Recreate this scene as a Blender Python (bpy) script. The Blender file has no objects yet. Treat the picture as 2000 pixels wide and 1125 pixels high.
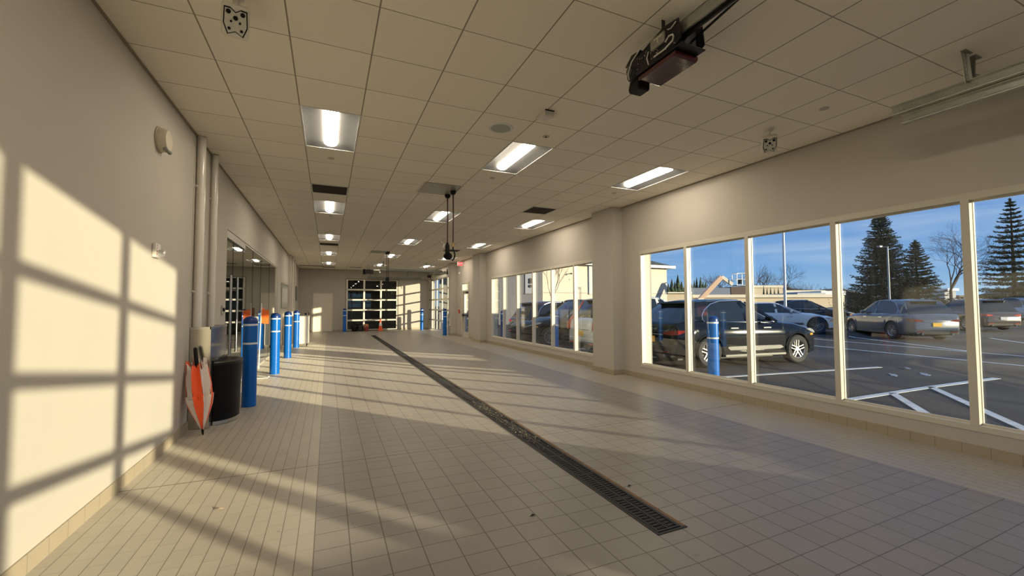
import bpy, bmesh, math, random
from mathutils import Vector, Matrix
S = bpy.context.scene
COL = S.collection
PI = math.pi

# ------------------------------------------------------------------ camera
F, YAW, PITCH, ROLL, EYE = 815.3, .4149, .0414, -.0031, 1.4735
cy, sy, cp, sp = math.cos(YAW), math.sin(YAW), math.cos(PITCH), math.sin(PITCH)
fwd = Vector((sy*cp, cy*cp, sp)); rgt = Vector((cy, -sy, 0)); upv = rgt.cross(fwd)
r2 = math.cos(ROLL)*rgt + math.sin(ROLL)*upv; u2 = -math.sin(ROLL)*rgt + math.cos(ROLL)*upv
cd = bpy.data.cameras.new('camera'); cam = bpy.data.objects.new('camera', cd); COL.objects.link(cam)
cam.matrix_world = Matrix(((r2.x, u2.x, -fwd.x, 0), (r2.y, u2.y, -fwd.y, 0), (r2.z, u2.z, -fwd.z, EYE), (0, 0, 0, 1)))
cd.sensor_width = 36; cd.lens = 36*F/2000; cd.clip_start = .05; cd.clip_end = 2000
S.camera = cam
S.view_settings.view_transform = 'Standard'; S.view_settings.look = 'None'
S.view_settings.gamma = 1; S.view_settings.use_curve_mapping = False
S.view_settings.exposure = 0.6

# ------------------------------------------------------------------ sky and sun
wd = bpy.data.worlds.new('sky'); S.world = wd; wd.use_nodes = True
nt = wd.node_tree; nt.nodes.clear()
N = nt.nodes.new; L = nt.links.new
out = N('ShaderNodeOutputWorld'); bg = N('ShaderNodeBackground'); tc = N('ShaderNodeTexCoord'); sx = N('ShaderNodeSeparateXYZ')
L(tc.outputs['Generated'], sx.inputs[0])
rp = N('ShaderNodeValToRGB'); L(sx.outputs['Z'], rp.inputs[0])
e = rp.color_ramp.elements
e[0].position = 0; e[0].color = (.33, .50, .68, 1); e[1].position = 1; e[1].color = (.26, .40, .70, 1)
for p, c in ((.07, (.19, .37, .66, 1)), (.22, (.115, .25, .57, 1)), (.5, (.17, .31, .63, 1))):
    k = e.new(p); k.color = c
mp = N('ShaderNodeMapping'); mp.inputs['Scale'].default_value = (2.2, 2.2, 17); L(tc.outputs['Generated'], mp.inputs[0])
nz = N('ShaderNodeTexNoise'); nz.inputs['Scale'].default_value = 1.7; nz.inputs['Detail'].default_value = 7; nz.inputs['Distortion'].default_value = .6
L(mp.outputs[0], nz.inputs['Vector'])
cr = N('ShaderNodeValToRGB'); cr.color_ramp.elements[0].position = .50; cr.color_ramp.elements[0].color = (0, 0, 0, 1)
cr.color_ramp.elements[1].position = .78; cr.color_ramp.elements[1].color = (.36, .36, .36, 1); L(nz.outputs[0], cr.inputs[0])
mx = N('ShaderNodeMix'); mx.data_type = 'RGBA'; L(cr.outputs[0], mx.inputs[0]); L(rp.outputs[0], mx.inputs[6]); mx.inputs[7].default_value = (.62, .68, .80, 1)
L(mx.outputs[2], bg.inputs[0]); bg.inputs[1].default_value = .84; L(bg.outputs[0], out.inputs[0])

SUN = Vector((-.64, .768, -.112))
sd = bpy.data.lights.new('sun', 'SUN'); sd.energy = 6.1; sd.angle = math.radians(.6); sd.color = (1, .84, .58)
so = bpy.data.objects.new('sun', sd); COL.objects.link(so); so.rotation_euler = SUN.to_track_quat('-Z', 'Y').to_euler(); so.location = (30, -35, 12)
LAMP = 29.0   # strength of the ceiling troffer diffusers

# ------------------------------------------------------------------ materials
MATS = {}
def mat(name, col=(.8, .8, .8), rough=.5, metal=0, spec=.5, emit=None, es=1, noise=0, nscale=6, bump=0, bscale=40, coat=0):
    if name in MATS: return MATS[name]
    m = bpy.data.materials.new(name); m.use_nodes = True; t = m.node_tree; b = t.nodes['Principled BSDF']
    b.inputs['Base Color'].default_value = (*col, 1); b.inputs['Roughness'].default_value = rough
    b.inputs['Metallic'].default_value = metal; b.inputs['Specular IOR Level'].default_value = spec
    b.inputs['Coat Weight'].default_value = coat; b.inputs['Coat Roughness'].default_value = .05
    if emit: b.inputs['Emission Color'].default_value = (*emit, 1); b.inputs['Emission Strength'].default_value = es
    if noise or bump:
        tc = t.nodes.new('ShaderNodeTexCoord')
    if noise:
        n = t.nodes.new('ShaderNodeTexNoise'); n.inputs['Scale'].default_value = nscale; n.inputs['Detail'].default_value = 5
        t.links.new(tc.outputs['Object'], n.inputs['Vector'])
        mr = t.nodes.new('ShaderNodeMapRange'); mr.inputs[1].default_value = .3; mr.inputs[2].default_value = .7
        mr.inputs[3].default_value = 1-noise; mr.inputs[4].default_value = 1+noise; t.links.new(n.outputs[0], mr.inputs[0])
        h = t.nodes.new('ShaderNodeHueSaturation'); h.inputs['Color'].default_value = (*col, 1); t.links.new(mr.outputs[0], h.inputs['Value'])
        t.links.new(h.outputs[0], b.inputs['Base Color'])
    if bump:
        n2 = t.nodes.new('ShaderNodeTexNoise'); n2.inputs['Scale'].default_value = bscale; t.links.new(tc.outputs['Object'], n2.inputs['Vector'])
        bp = t.nodes.new('ShaderNodeBump'); bp.inputs['Strength'].default_value = bump; bp.inputs['Distance'].default_value = .01
        t.links.new(n2.outputs[0], bp.inputs['Height']); t.links.new(bp.outputs[0], b.inputs['Normal'])
    MATS[name] = m; return m

def glass(name, tint=(.93, .96, .95), boost=1.0):
    m = bpy.data.materials.new(name); m.use_nodes = True; t = m.node_tree; t.nodes.clear(); n = t.nodes.new; l = t.links.new
    o = n('ShaderNodeOutputMaterial'); mix = n('ShaderNodeMixShader'); tr = n('ShaderNodeBsdfTransparent'); gl = n('ShaderNodeBsdfGlossy')
    tr.inputs[0].default_value = (*tint, 1); gl.inputs['Roughness'].default_value = 0.0; gl.inputs[0].default_value = (1, 1, 1, 1)
    g = n('ShaderNodeNewGeometry'); a = n('ShaderNodeMath'); a.operation = 'MULTIPLY_ADD'; a.inputs[1].default_value = 1/1.5-1.5; a.inputs[2].default_value = 1.5
    l(g.outputs['Backfacing'], a.inputs[0]); f = n('ShaderNodeFresnel'); l(a.outputs[0], f.inputs[0])
    b = n('ShaderNodeMath'); b.operation = 'MULTIPLY'; b.use_clamp = True; b.inputs[1].default_value = boost; l(f.outputs[0], b.inputs[0])
    l(b.outputs[0], mix.inputs[0]); l(tr.outputs[0], mix.inputs[1]); l(gl.outputs[0], mix.inputs[2]); l(mix.outputs[0], o.inputs[0])
    return m

class NB:   # small node-graph helper for the tiled surfaces
    def __init__(s, name, rough=.5, spec=.5):
        s.m = bpy.data.materials.new(name); s.m.use_nodes = True; s.t = s.m.node_tree; s.b = s.t.nodes['Principled BSDF']
        s.b.inputs['Roughness'].default_value = rough; s.b.inputs['Specular IOR Level'].default_value = spec
        g = s.t.nodes.new('ShaderNodeNewGeometry'); q = s.t.nodes.new('ShaderNodeSeparateXYZ'); s.t.links.new(g.outputs['Position'], q.inputs[0])
        s.x, s.y, s.z = q.outputs; s.pos = g.outputs['Position']
    def M(s, op, a, b=0, c=0):
        n = s.t.nodes.new('ShaderNodeMath'); n.operation = op
        for i, v in enumerate((a, b, c)):
            if isinstance(v, (int, float)): n.inputs[i].default_value = v
            else: s.t.links.new(v, n.inputs[i])
        return n.outputs[0]
    def line(s, c, x0, p, w):     # 1 on the joints of a grid of pitch p
        return s.M('LESS_THAN', s.M('PINGPONG', s.M('ADD', s.M('SUBTRACT', c, x0), 500*p), p/2), w/2)
    def cell(s, c, x0, p): return s.M('FLOOR', s.M('DIVIDE', s.M('SUBTRACT', c, x0), p))
    def mix(s, f, a, b):
        n = s.t.nodes.new('ShaderNodeMix'); n.data_type = 'RGBA'
        for i, v in ((0, f), (6, a), (7, b)):
            if isinstance(v, (int, float)): n.inputs[i].default_value = v
            elif isinstance(v, tuple): n.inputs[i].default_value = (*v, 1)
            else: s.t.links.new(v, n.inputs[i])
        return n.outputs[2]
    def rnd(s, a, b):
        c = s.t.nodes.new('ShaderNodeCombineXYZ'); s.t.links.new(a, c.inputs[0]); s.t.links.new(b, c.inputs[1])
        w = s.t.nodes.new('ShaderNodeTexWhiteNoise'); s.t.links.new(c.outputs[0], w.inputs['Vector']); return w.outputs['Value']
    def noise(s, sc, d=4):
        n = s.t.nodes.new('ShaderNodeTexNoise'); n.inputs['Scale'].default_value = sc; n.inputs['Detail'].default_value = d
        s.t.links.new(s.pos, n.inputs['Vector']); return n.outputs[0]
    def val(s, col, v):
        h = s.t.nodes.new('ShaderNodeHueSaturation'); s.t.links.new(col, h.inputs['Color']); s.t.links.new(v, h.inputs['Value']); return h.outputs[0]
    def bump(s, h, st=.3, d=.003):
        n = s.t.nodes.new('ShaderNodeBump'); n.inputs['Strength'].default_value = st; n.inputs['Distance'].default_value = d
        s.t.links.new(h, n.inputs['Height']); s.t.links.new(n.outputs[0], s.b.inputs['Normal'])
    def done(s, col): s.t.links.new(col, s.b.inputs['Base Color']); return s.m

def floor_mat():
    q = NB('floor_tile', .42, .42); q.b.inputs['Diffuse Roughness'].default_value = 1.0
    lf = q.M('LESS_THAN', q.x, -.06); rt = q.M('GREATER_THAN', q.x, 4.74); edge = q.M('MAXIMUM', lf, rt)
    row = q.cell(q.x, -.06, .098); par = q.M('MULTIPLY', q.M('FLOORED_MODULO', row, 2), .1)
    ys = q.M('ADD', q.y, par)
    g1 = q.M('MAXIMUM', q.line(q.x, -.06, .098, .0042), q.M('MULTIPLY', q.line(ys, 3.0, .2, .003), .55))
    g2 = q.M('MAXIMUM', q.line(q.x, -.06, .2065, .0068), q.M('MULTIPLY', q.line(q.y, 3.06, .2, .0062), .95))
    jt = q.M('LESS_THAN', q.M('ABSOLUTE', q.M('SUBTRACT', q.y, 4.37)), .0065)
    grout = q.M('MAXIMUM', q.M('ADD', q.M('MULTIPLY', g1, edge), q.M('MULTIPLY', g2, q.M('SUBTRACT', 1, edge))), jt)
    r1 = q.rnd(row, q.cell(ys, 3.0, .2)); r2_ = q.rnd(q.cell(q.x, -.06, .2065), q.cell(q.y, 3.06, .2))
    rr = q.M('ADD', q.M('MULTIPLY', r1, edge), q.M('MULTIPLY', r2_, q.M('SUBTRACT', 1, edge)))
    base = q.mix(edge, (.245, .222, .202), (.365, .33, .275))
    v = q.M('ADD', q.M('MULTIPLY', rr, .07), q.M('ADD', .87, q.M('MULTIPLY', q.noise(1.3), .2)))
    base = q.val(base, v)
    dirt = q.M('GREATER_THAN', q.noise(9, 8), .72)
    base = q.mix(q.M('MULTIPLY', dirt, .25), base, (.12, .10, .08))
    q.bump(q.M('SUBTRACT', q.M('MULTIPLY', q.noise(60), .25), grout), .35, .003)
    return q.done(q.mix(q.M('MULTIPLY', grout, .88), base, (.07, .05, .035)))
def ceil_mat():
    q = NB('ceiling_tile', .9, .2)
    g = q.M('MAXIMUM', q.line(q.x, -.9126, .61, .011), q.M('MULTIPLY', q.line(q.y, 3.604, .61, .009), .85))
    base = q.val(q.mix(0, (.91, .85, .73), (1, 1, 1)), q.M('ADD', .97, q.M('MULTIPLY', q.rnd(q.cell(q.x, -.9126, .61), q.cell(q.y, 3.604, .61)), .05)))
    q.bump(q.M('SUBTRACT', q.M('MULTIPLY', q.noise(150), .1), g), .25, .004)
    return q.done(q.mix(q.M('MULTIPLY', g, .8), base, (.16, .12, .08)))
def base_mat():
    q = NB('base_tile', .5, .4)
    g = q.line(q.y, 4.05, .2, .004); base = q.val(q.mix(0, (.40, .34, .25), (1, 1, 1)), q.M('ADD', .9, q.M('MULTIPLY', q.noise(3), .2)))
    return q.done(q.mix(q.M('MULTIPLY', g, .6), base, (.1, .08, .06)))
def asphalt_mat():
    q = NB('asphalt', .85, .3)
    n = q.noise(.35, 6); n2 = q.noise(45, 3)
    n = q.M('MULTIPLY_ADD', n, 2.4, -.7); c = q.mix(q.M('MINIMUM', q.M('MAXIMUM', n, 0), 1), (.030, .026, .025), (.105, .085, .072)); c = q.val(c, q.M('ADD', .75, q.M('MULTIPLY', n2, .5)))
    q.bump(n2, .4, .01); return q.done(c)

M_FLOOR, M_CEIL, M_BASE, M_ASPH = floor_mat(), ceil_mat(), base_mat(), asphalt_mat()
M_GLASS = glass('window_glass'); M_SHOP = glass('storefront_glass', (.62, .70, .64), 1.35); M_DARKG = glass('door_glass', (.75, .8, .78), 1.0)
wall_p = mat('wall_paint', (.51, .475, .42), .85, noise=.015, nscale=2, bump=.02, bscale=200)
wall_c = mat('column_paint', (.52, .49, .435), .8, noise=.015)
white_p = mat('white_metal_paint', (.60, .56, .47), .4)
white_d = mat('white_door_paint', (.72, .68, .60), .55)
alu = mat('galvanized_steel', (.46, .47, .43), .35, .85, noise=.1, nscale=9)
alu2 = mat('brushed_aluminium', (.72, .68, .60), .4, .35)
steel = mat('stainless_steel', (.62, .60, .56), .24, 1.0, noise=.03)
black = mat('black_plastic', (.004, .004, .0045), .5, spec=.25)
blackm = mat('black_metal', (.014, .013, .013), .35, .3)
dark = mat('dark_void', (.02, .02, .022), .8)
red_cover = mat('dark_red_cover', (.055, .006, .009), .22, coat=.5)
blue = mat('blue_sleeve', (.001, .12, .50), .28, noise=.02)
bluecap = mat('blue_cap', (.001, .035, .20), .35)
tapew = mat('white_tape', (.8, .8, .78), .5)
lamp_on = mat('lamp_diffuser', (.9, .9, .88), .5, emit=(1, .87, .68), es=LAMP)
trof = mat('troffer_white', (.74, .73, .71), .5)
ceil_w = mat('device_white', (.70, .66, .58), .5)
ivory = mat('ivory_plastic', (.66, .60, .47), .45)
hose_m = mat('brown_hose', (.06, .02, .014), .5)
orange = mat('orange_plastic', (.9, .16, .02), .5)
umb_o = mat('orange_fabric', (.95, .115, .025), .7); umb_w = mat('white_fabric', (.72, .63, .60), .75)
redm = mat('red_plastic', (.5, .02, .02), .4)
exit_red = mat('exit_sign_red', (.8, .05, .05), .4, emit=(1, .06, .08), es=.75)
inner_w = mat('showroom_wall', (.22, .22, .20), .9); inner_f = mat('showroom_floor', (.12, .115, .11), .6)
plaster = mat('building_plaster', (.66, .57, .47), .9, noise=.05, nscale=.8)
roof_m = mat('roof_shingles', (.06, .065, .065), .9, noise=.1)
wh_line = mat('road_paint', (.62, .62, .62), .7, noise=.15, nscale=5)
bark = mat('tree_bark', (.072, .058, .05), .95, noise=.2)
needle = mat('spruce_needles', (.034, .048, .017), .8, noise=.35, nscale=.9)
far_br = mat('distant_branches', (.13, .10, .085), .95)
grate_m = mat('cast_iron', (.010, .010, .0095), .55, .2)
rust = mat('rusty_edge', (.16, .09, .045), .85, noise=.3, nscale=10)

# ------------------------------------------------------------------ mesh helper
class MB:
    def __init__(s): s.v = []; s.f = []; s.i = []; s.k = 0
    def add(s, vs, fs, M=None):
        o = len(s.v)
        s.v += [tuple(M @ Vector(p)) if M else tuple(p) for p in vs]
        s.f += [tuple(a+o for a in f) for f in fs]; s.i += [s.k]*len(fs); return s
    def box(s, x0, x1, y0, y1, z0, z1, M=None):
        v = [(x, y, z) for x in (x0, x1) for y in (y0, y1) for z in (z0, z1)]
        return s.add(v, [(0, 1, 3, 2), (4, 6, 7, 5), (0, 4, 5, 1), (2, 3, 7, 6), (0, 2, 6, 4), (1, 5, 7, 3)], M)
    def bar(s, p, q, w, h=None, up=(0, 0, 1)):   # rectangular bar between two points
        p, q = Vector(p), Vector(q); d = q-p; l = d.length; d.normalize(); u = Vector(up)
        if abs(d.dot(u)) > .98: u = Vector((0, 1, 0))
        r = d.cross(u).normalized(); u = r.cross(d); h = h or w
        M = Matrix(((r.x, d.x, u.x, p.x), (r.y, d.y, u.y, p.y), (r.z, d.z, u.z, p.z), (0, 0, 0, 1)))
        return s.box(-w/2, w/2, 0, l, -h/2, h/2, M)
    def tube(s, pts, r, n=10, caps=True):
        pts = [Vector(p) for p in pts]; rs = r if isinstance(r, (list, tuple)) else [r]*len(pts)
        o = len(s.v); prev = None
        for i, p in enumerate(pts):
            d = (pts[min(i+1, len(pts)-1)]-pts[max(i-1, 0)]).normalized()
            if prev is None: a = d.orthogonal().normalized()
            else: a = (prev-d*prev.dot(d)); a = a.normalized() if a.length > 1e-6 else d.orthogonal().normalized()
            prev = a; b = d.cross(a)
            for k in range(n):
                t = 2*PI*k/n; s.v.append(tuple(p+(a*math.cos(t)+b*math.sin(t))*rs[i]))
        for i in range(len(pts)-1):
            for k in range(n):
                k2 = (k+1) % n; s.f.append((o+i*n+k, o+i*n+k2, o+(i+1)*n+k2, o+(i+1)*n+k)); s.i.append(s.k)
        if caps:
            s.f.append(tuple(o+k for k in reversed(range(n)))); s.f.append(tuple(o+(len(pts)-1)*n+k for k in range(n))); s.i += [s.k]*2
        return s
    def lathe(s, prof, n=24, M=None, a0=0, a1=2*PI, cap=True):   # prof: (r, z)
        full = abs(a1-a0-2*PI) < 1e-6; o = len(s.v); m = n if full else n+1; vs = []
        for r, z in prof:
            for k in range(m):
                t = a0+(a1-a0)*k/n; vs.append((r*math.cos(t), r*math.sin(t), z))
        fs = []
        for i in range(len(prof)-1):
            for k in range(n):
                k2 = (k+1) % m; fs.append((i*m+k, i*m+k2, (i+1)*m+k2, (i+1)*m+k))
        if full and cap and prof[0][0] > 1e-5: fs.append(tuple(reversed(range(m))))
        if full and cap and prof[-1][0] > 1e-5: fs.append(tuple((len(prof)-1)*m+k for k in range(m)))
        return s.add(vs, fs, M)
    def prism(s, poly, h0, h1, ax='z', M=None):
        n = len(poly); mk = {'z': lambda a, b, h: (a, b, h), 'y': lambda a, b, h: (a, h, b), 'x': lambda a, b, h: (h, a, b)}[ax]
        vs = [mk(a, b, h0) for a, b in poly]+[mk(a, b, h1) for a, b in poly]
        fs = [tuple(range(n)), tuple(range(2*n-1, n-1, -1))]+[(k, k+n, (k+1) % n+n, (k+1) % n) for k in range(n)]
        return s.add(vs, fs, M)
    def build(s, name, m, parent=None, smooth=False, bevel=0, local=False, seg=2):
        me = bpy.data.meshes.new(name); v = s.v
        if parent is not None and not local:
            b = parent.matrix_basis.inverted(); pp = parent.parent
            if pp is not None: b = parent.matrix_basis.inverted() @ pp.matrix_basis.inverted()
            v = [tuple(b @ Vector(p)) for p in v]
        me.from_pydata(v, [], s.f); ms = m if isinstance(m, (list, tuple)) else [m]
        for a in ms: me.materials.append(a)
        if len(ms) > 1: me.polygons.foreach_set('material_index', s.i)
        bm = bmesh.new(); bm.from_mesh(me); bmesh.ops.recalc_face_normals(bm, faces=bm.faces); bm.to_mesh(me); bm.free()
        if smooth:
            me.polygons.foreach_set('use_smooth', [True]*len(me.polygons))
            try: me.set_sharp_from_angle(angle=math.radians(38))
            except Exception: pass
        o = bpy.data.objects.new(name, me); COL.objects.link(o)
        if parent is not None: o.parent = parent
        if bevel:
            md = o.modifiers.new('bevel', 'BEVEL'); md.width = bevel; md.segments = seg; md.limit_method = 'ANGLE'; md.angle_limit = math.radians(40)
        return o
def tag(o, label, cat, group=None, kind=None):
    o['label'] = label; o['category'] = cat
    if group: o['group'] = group
    if kind: o['kind'] = kind
    return o
def struct(o): o['kind'] = 'structure'; return o
def empty(name, loc=(0, 0, 0), rz=0):
    o = bpy.data.objects.new(name, None); COL.objects.link(o)
    o.matrix_basis = Matrix.Translation(Vector(loc)) @ Matrix.Rotation(rz, 4, 'Z'); o.empty_display_size = .1
    return o
def thing(name, label, cat, loc=(0, 0, 0), rz=0, group=None): return tag(empty(name, loc, rz), label, cat, group)
def copy_tree(o, loc=None, rz=None, label=None, parent=None):
    c = o.copy(); COL.objects.link(c); c.parent = parent
    if loc is not None:
        c.location = loc
        if rz is not None: c.rotation_euler = (0, 0, rz)
    if label: c['label'] = label
    for ch in [x for x in list(bpy.data.objects) if x.parent == o]: copy_tree(ch, parent=c)
    return c
def ray(u, v):
    return r2*((u-1000)/F)+u2*((562.5-v)/F)+fwd
def at_depth(u, v, dep):    # used once, to work out where far things stand
    p = ray(u, v)*dep; return Vector((p.x, p.y, p.z+EYE))

XL, XR, CZ, YB, YE = -1.515, 5.784, 3.58, 26.2, -1.9
DX = 2.12
def fz(x, y):
    d = -.04*max(0, 1-abs(x-DX)/3.6)
    if y > 22.4: d *= max(0, 1-(y-22.4)/3.3)
    return d

# ------------------------------------------------------------------ floor, ceiling, walls
m = MB(); xs = [XL-.3, -.06, 1.0, DX-.1, DX+.1, 3.4, 4.74, XR+.02]; ys = [YE-.3, 0, 4, 10, 16, 22.4, 23.5, 24.6, 25.7, YB+.3]
for i in range(len(xs)-1):
    for j in range(len(ys)-1):
        q = [(xs[i], ys[j]), (xs[i+1], ys[j]), (xs[i+1], ys[j+1]), (xs[i], ys[j+1])]
        m.add([(a, b, fz(a, b)) for a, b in q]+[(a, b, -.25) for a, b in q], [(0, 1, 2, 3), (7, 6, 5, 4)])
struct(m.build('floor', M_FLOOR))
LX = (.002, 2.442, 4.882); LY = [5.43+4.27*i for i in range(5)]+[1.16]
m = MB(); xe_ = sorted([XL-.3, XR+.3]+[x+d for x in LX for d in (-.3, .3)]); ye_ = sorted([YE-.3, YB+.3]+[y+d for y in LY for d in (-.605, .605)])
for i in range(len(xe_)-1):
    for j in range(len(ye_)-1):
        mx_, my_ = (xe_[i]+xe_[i+1])/2, (ye_[j]+ye_[j+1])/2
        if any(abs(mx_-x) < .1 for x in LX) and any(abs(my_-y) < .1 for y in LY) and not (mx_ > 4 and my_ < 2): continue
        m.box(xe_[i], xe_[i+1], ye_[j], ye_[j+1], CZ, CZ+.015)
struct(m.build('ceiling', M_CEIL))
struct(MB().box(XL-.3, XR+.3, YE-.3, YB+.3, CZ+.16, CZ+.32).build('roof', mat('roof_deck', (.3, .3, .3), .9)))
# left wall with the storefront opening
GY0, GY1, GZ = 8.04, 15.6, 2.73
m = MB().box(XL-.3, XL, YE-.3, 6.145, -.25, CZ).box(XL-.3, XL, 6.157, GY0, -.25, CZ).box(XL-.3, XL, GY0, GY1, GZ, CZ).box(XL-.3, XL, GY1, YB+.3, -.25, CZ)
m.box(XL-.3, XL-.02, 6.14, 6.16, -.25, CZ)
struct(m.build('wall_left', wall_p))
# right wall: window 1, window 2, exit door, side garage door
W1 = (-.42, 6.69); W2 = (7.99, 15.10); WZ0, WZ1 = .235, 2.57
ED = (17.95, 18.9, 2.53); SG = (20.5, 25.6, 3.0)
T = .26
m = MB()
def wseg(a, b, z0, z1): m.box(XR, XR+T, a, b, z0, z1)
wseg(YE-.3, W1[0], -.25, CZ); wseg(W1[0], W1[1], -.25, WZ0); wseg(W1[0], W1[1], WZ1, CZ); wseg(W1[1], W2[0], -.25, CZ)
wseg(W2[0], W2[1], -.25, WZ0); wseg(W2[0], W2[1], WZ1, CZ); wseg(W2[1], ED[0], -.25, CZ); wseg(ED[0], ED[1], ED[2], CZ)
wseg(ED[1], SG[0], -.25, CZ); wseg(SG[0], SG[1], SG[2], CZ); wseg(SG[1], YB+.3, -.25, CZ); wseg(ED[0], ED[1], -.25, 0); wseg(SG[0], SG[1], -.25, .0)
struct(m.build('wall_right', wall_p))
# back wall with garage opening and man door
BG = (.95, 3.92, 3.08); BD = (-.73, .19, 2.15)
m = MB().box(XL-.3, BD[0], YB, YB+.25, -.25, CZ).box(BD[0], BD[1], YB, YB+.25, BD[2], CZ).box(BD[1], BG[0], YB, YB+.25, -.25, CZ)
m.box(BG[0], BG[1], YB, YB+.25, BG[2], CZ).box(BG[1], XR+T, YB, YB+.25, -.25, CZ)
struct(m.build('wall_back', wall_p))
# near end wall with the entry garage opening
EG = (.35, 4.96, 3.03)
m = MB().box(XL-.3, EG[0], YE-.25, YE, -.25, CZ).box(EG[1], XR+T, YE-.25, YE, -.25, CZ).box(EG[0], EG[1], YE-.25, YE, EG[2], CZ)
struct(m.build('wall_front', wall_p))
# grey sheets added out of view, to darken the wall mirrored in cars
m = MB(); fa = XR+T; fb_ = XR+T+.03
for a, b, z0, z1 in ((YE-.3, W1[0], -.1, 4.6), (W1[0], W1[1], -.1, WZ0), (W1[0], W1[1], WZ1, 4.6), (W1[1], W2[0], -.1, 4.6), (W2[0], W2[1], -.1, WZ0), (W2[0], W2[1], WZ1, 4.6), (W2[1], ED[0], -.1, 4.6), (ED[0], ED[1], ED[2], 4.6), (ED[1], SG[0], -.1, 4.6), (SG[0], SG[1], SG[2]+.1, 4.6), (SG[1], YB+.3, -.1, 4.6)): m.box(fa, fb_, a, b, z0, z1)
struct(m.build('wall_dimming_sheet', mat('dimming_grey', (.20, .19, .175), .6)))
# pillars on the right wall
for i, (a, b) in enumerate(((7.24, 7.99), (15.72, 16.62), (19.98, 20.5))):
    struct(MB().box(5.53, XR+.01, a, b, -.05, CZ+.01).build('wall_pillar' if i == 0 else 'wall_pillar', wall_c))
    pm = MB().box(5.519, XR+.02, a-.011, b+.011, -.02, .105); struct(pm.build('baseboard_pillar', M_BASE))
# baseboards
struct(MB().box(XL-.01, XL+.012, YE, 6.15, -.02, .105).build('baseboard_left', M_BASE))
struct(MB().box(XL-.01, XL+.012, GY1+.05, YB, -.02, .105).build('baseboard_left', M_BASE))
struct(MB().box(XR-.012, XR+.01, YE, 7.23, -.02, .105).build('baseboard_right', M_BASE))
struct(MB().box(XR-.012, XR+.01, 8.0, 15.7, -.02, .105).build('baseboard_right', M_BASE))
struct(MB().box(XR-.012, XR+.01, 16.63, ED[0]-.06, -.02, .105).box(XR-.012, XR+.01, ED[1]+.06, 19.97, -.02, .105).build('baseboard_right', M_BASE))
struct(MB().box(XL, BD[0]-.06, YB-.012, YB+.01, -.02, .105).box(BD[1]+.06, BG[0]-.08, YB-.012, YB+.01, -.02, .105).box(BG[1]+.08, XR, YB-.012, YB+.01, -.02, .105).build('baseboard_back', M_BASE))
# dark shadow-gap moulding where the walls meet the ceiling
trimm = mat('ceiling_angle', (.30, .25, .19), .7)
struct(MB().box(XL, XL+.02, YE, YB, CZ-.012, CZ+.002).box(XR-.02, XR, YE, YB, CZ-.012, CZ+.002).box(XL, XR, YB-.02, YB, CZ-.012, CZ+.002).build('trim_1', trimm))

# ------------------------------------------------------------------ large windows
def big_window(name, y0, y1, n):
    fx0, fx1 = XR-.008, XR+.085; p = (y1-y0)/n; w = .065
    fr = MB().box(fx0, fx1, y0, y1, WZ0, WZ0+.06).box(fx0, fx1, y0, y1, WZ1-.07, WZ1)
    fr.box(fx0, fx1, y0, y0+w*.6, WZ0+.06, WZ1-.07).box(fx0, fx1, y1-w*.6, y1, WZ0+.06, WZ1-.07)
    o = struct(fr.build(name, white_p, bevel=.003))
    for k in range(1, n):
        c = y0+p*k; MB().box(fx0-.002, fx1, c-w/2, c+w/2, WZ0+.05, WZ1-.06).box(fx1-.03, fx1, c-w/2-.006, c+w/2+.006, WZ0+.05, WZ1-.06).build('mullion', white_p, o, bevel=.003)
    for k in range(n):
        a, b = y0+p*k+w/2-.01, y0+p*(k+1)-w/2+.01
        MB().box(fx1-.02, fx1-.008, a, b, WZ0+.05, WZ1-.06).build('pane', M_GLASS, o)
        MB().box(fx1-.034, fx1-.02, a, b, WZ0+.055, WZ0+.08).box(fx1-.034, fx1-.02, a, b, WZ1-.09, WZ1-.065).build('glazing_bead', white_p, o)
    return o
big_window('window_1', W1[0], W1[1], 6); big_window('window_2', W2[0], W2[1], 6)

# ------------------------------------------------------------------ sectional glass garage doors
BZ = [.04, .62, 1.22, 1.82, 2.42, 3.02]
def garage_door(name, P, ncol, width, rail=.085, stile=.10, gm=M_GLASS):
    """P(u, d, z) -> world point; u across the opening, d depth"""
    def bx(mb, u0, u1, d0, d1, z0, z1):
        v = [P(u, d, z) for u in (u0, u1) for d in (d0, d1) for z in (z0, z1)]
        mb.add(v, [(0, 1, 3, 2), (4, 6, 7, 5), (0, 4, 5, 1), (2, 3, 7, 6), (0, 2, 6, 4), (1, 5, 7, 3)])
    jm = MB(); bx(jm, -.05, .015, -.03, .09, 0, 3.03); bx(jm, width-.015, width+.05, -.03, .09, 0, 3.03); bx(jm, -.05, width+.05, -.03, .09, 3.03, 3.08)
    root = struct(jm.build(name, mat('door_jamb_steel', (.34, .30, .25), .5)))
    pc = (width-stile)/ncol
    for s_ in range(5):
        z0, z1 = BZ[s_]+.002, BZ[s_+1]-.002; a = MB()
        bx(a, .01, width-.01, 0, .05, z0, z0+rail/2); bx(a, .01, width-.01, 0, .05, z1-rail/2, z1)
        for k in range(ncol+1):
            c = stile/2+pc*k; bx(a, max(.01, c-stile/2), min(width-.01, c+stile/2), 0, .05, z0+rail/2, z1-rail/2)
        sec = a.build('door_section', alu2, root)
        for k in range(ncol):
            g = MB(); c = stile/2+pc*k; bx(g, c+stile/2-.01, c+pc-stile/2+.01, .02, .03, z0+rail/2-.01, z1-rail/2+.01); g.build('pane', gm, sec)
        h = MB()
        for k in range(ncol+1):
            c = stile/2+pc*k; bx(h, c-.03, c+.03, -.012, 0, z0-.03, z0+.04)
        if s_: h.build('hinge', alu, sec)
    return root
garage_door('door_1', lambda u, d, z: (BG[0]+u, YB+.02+d, z), 3, BG[1]-BG[0], gm=M_DARKG)
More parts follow.
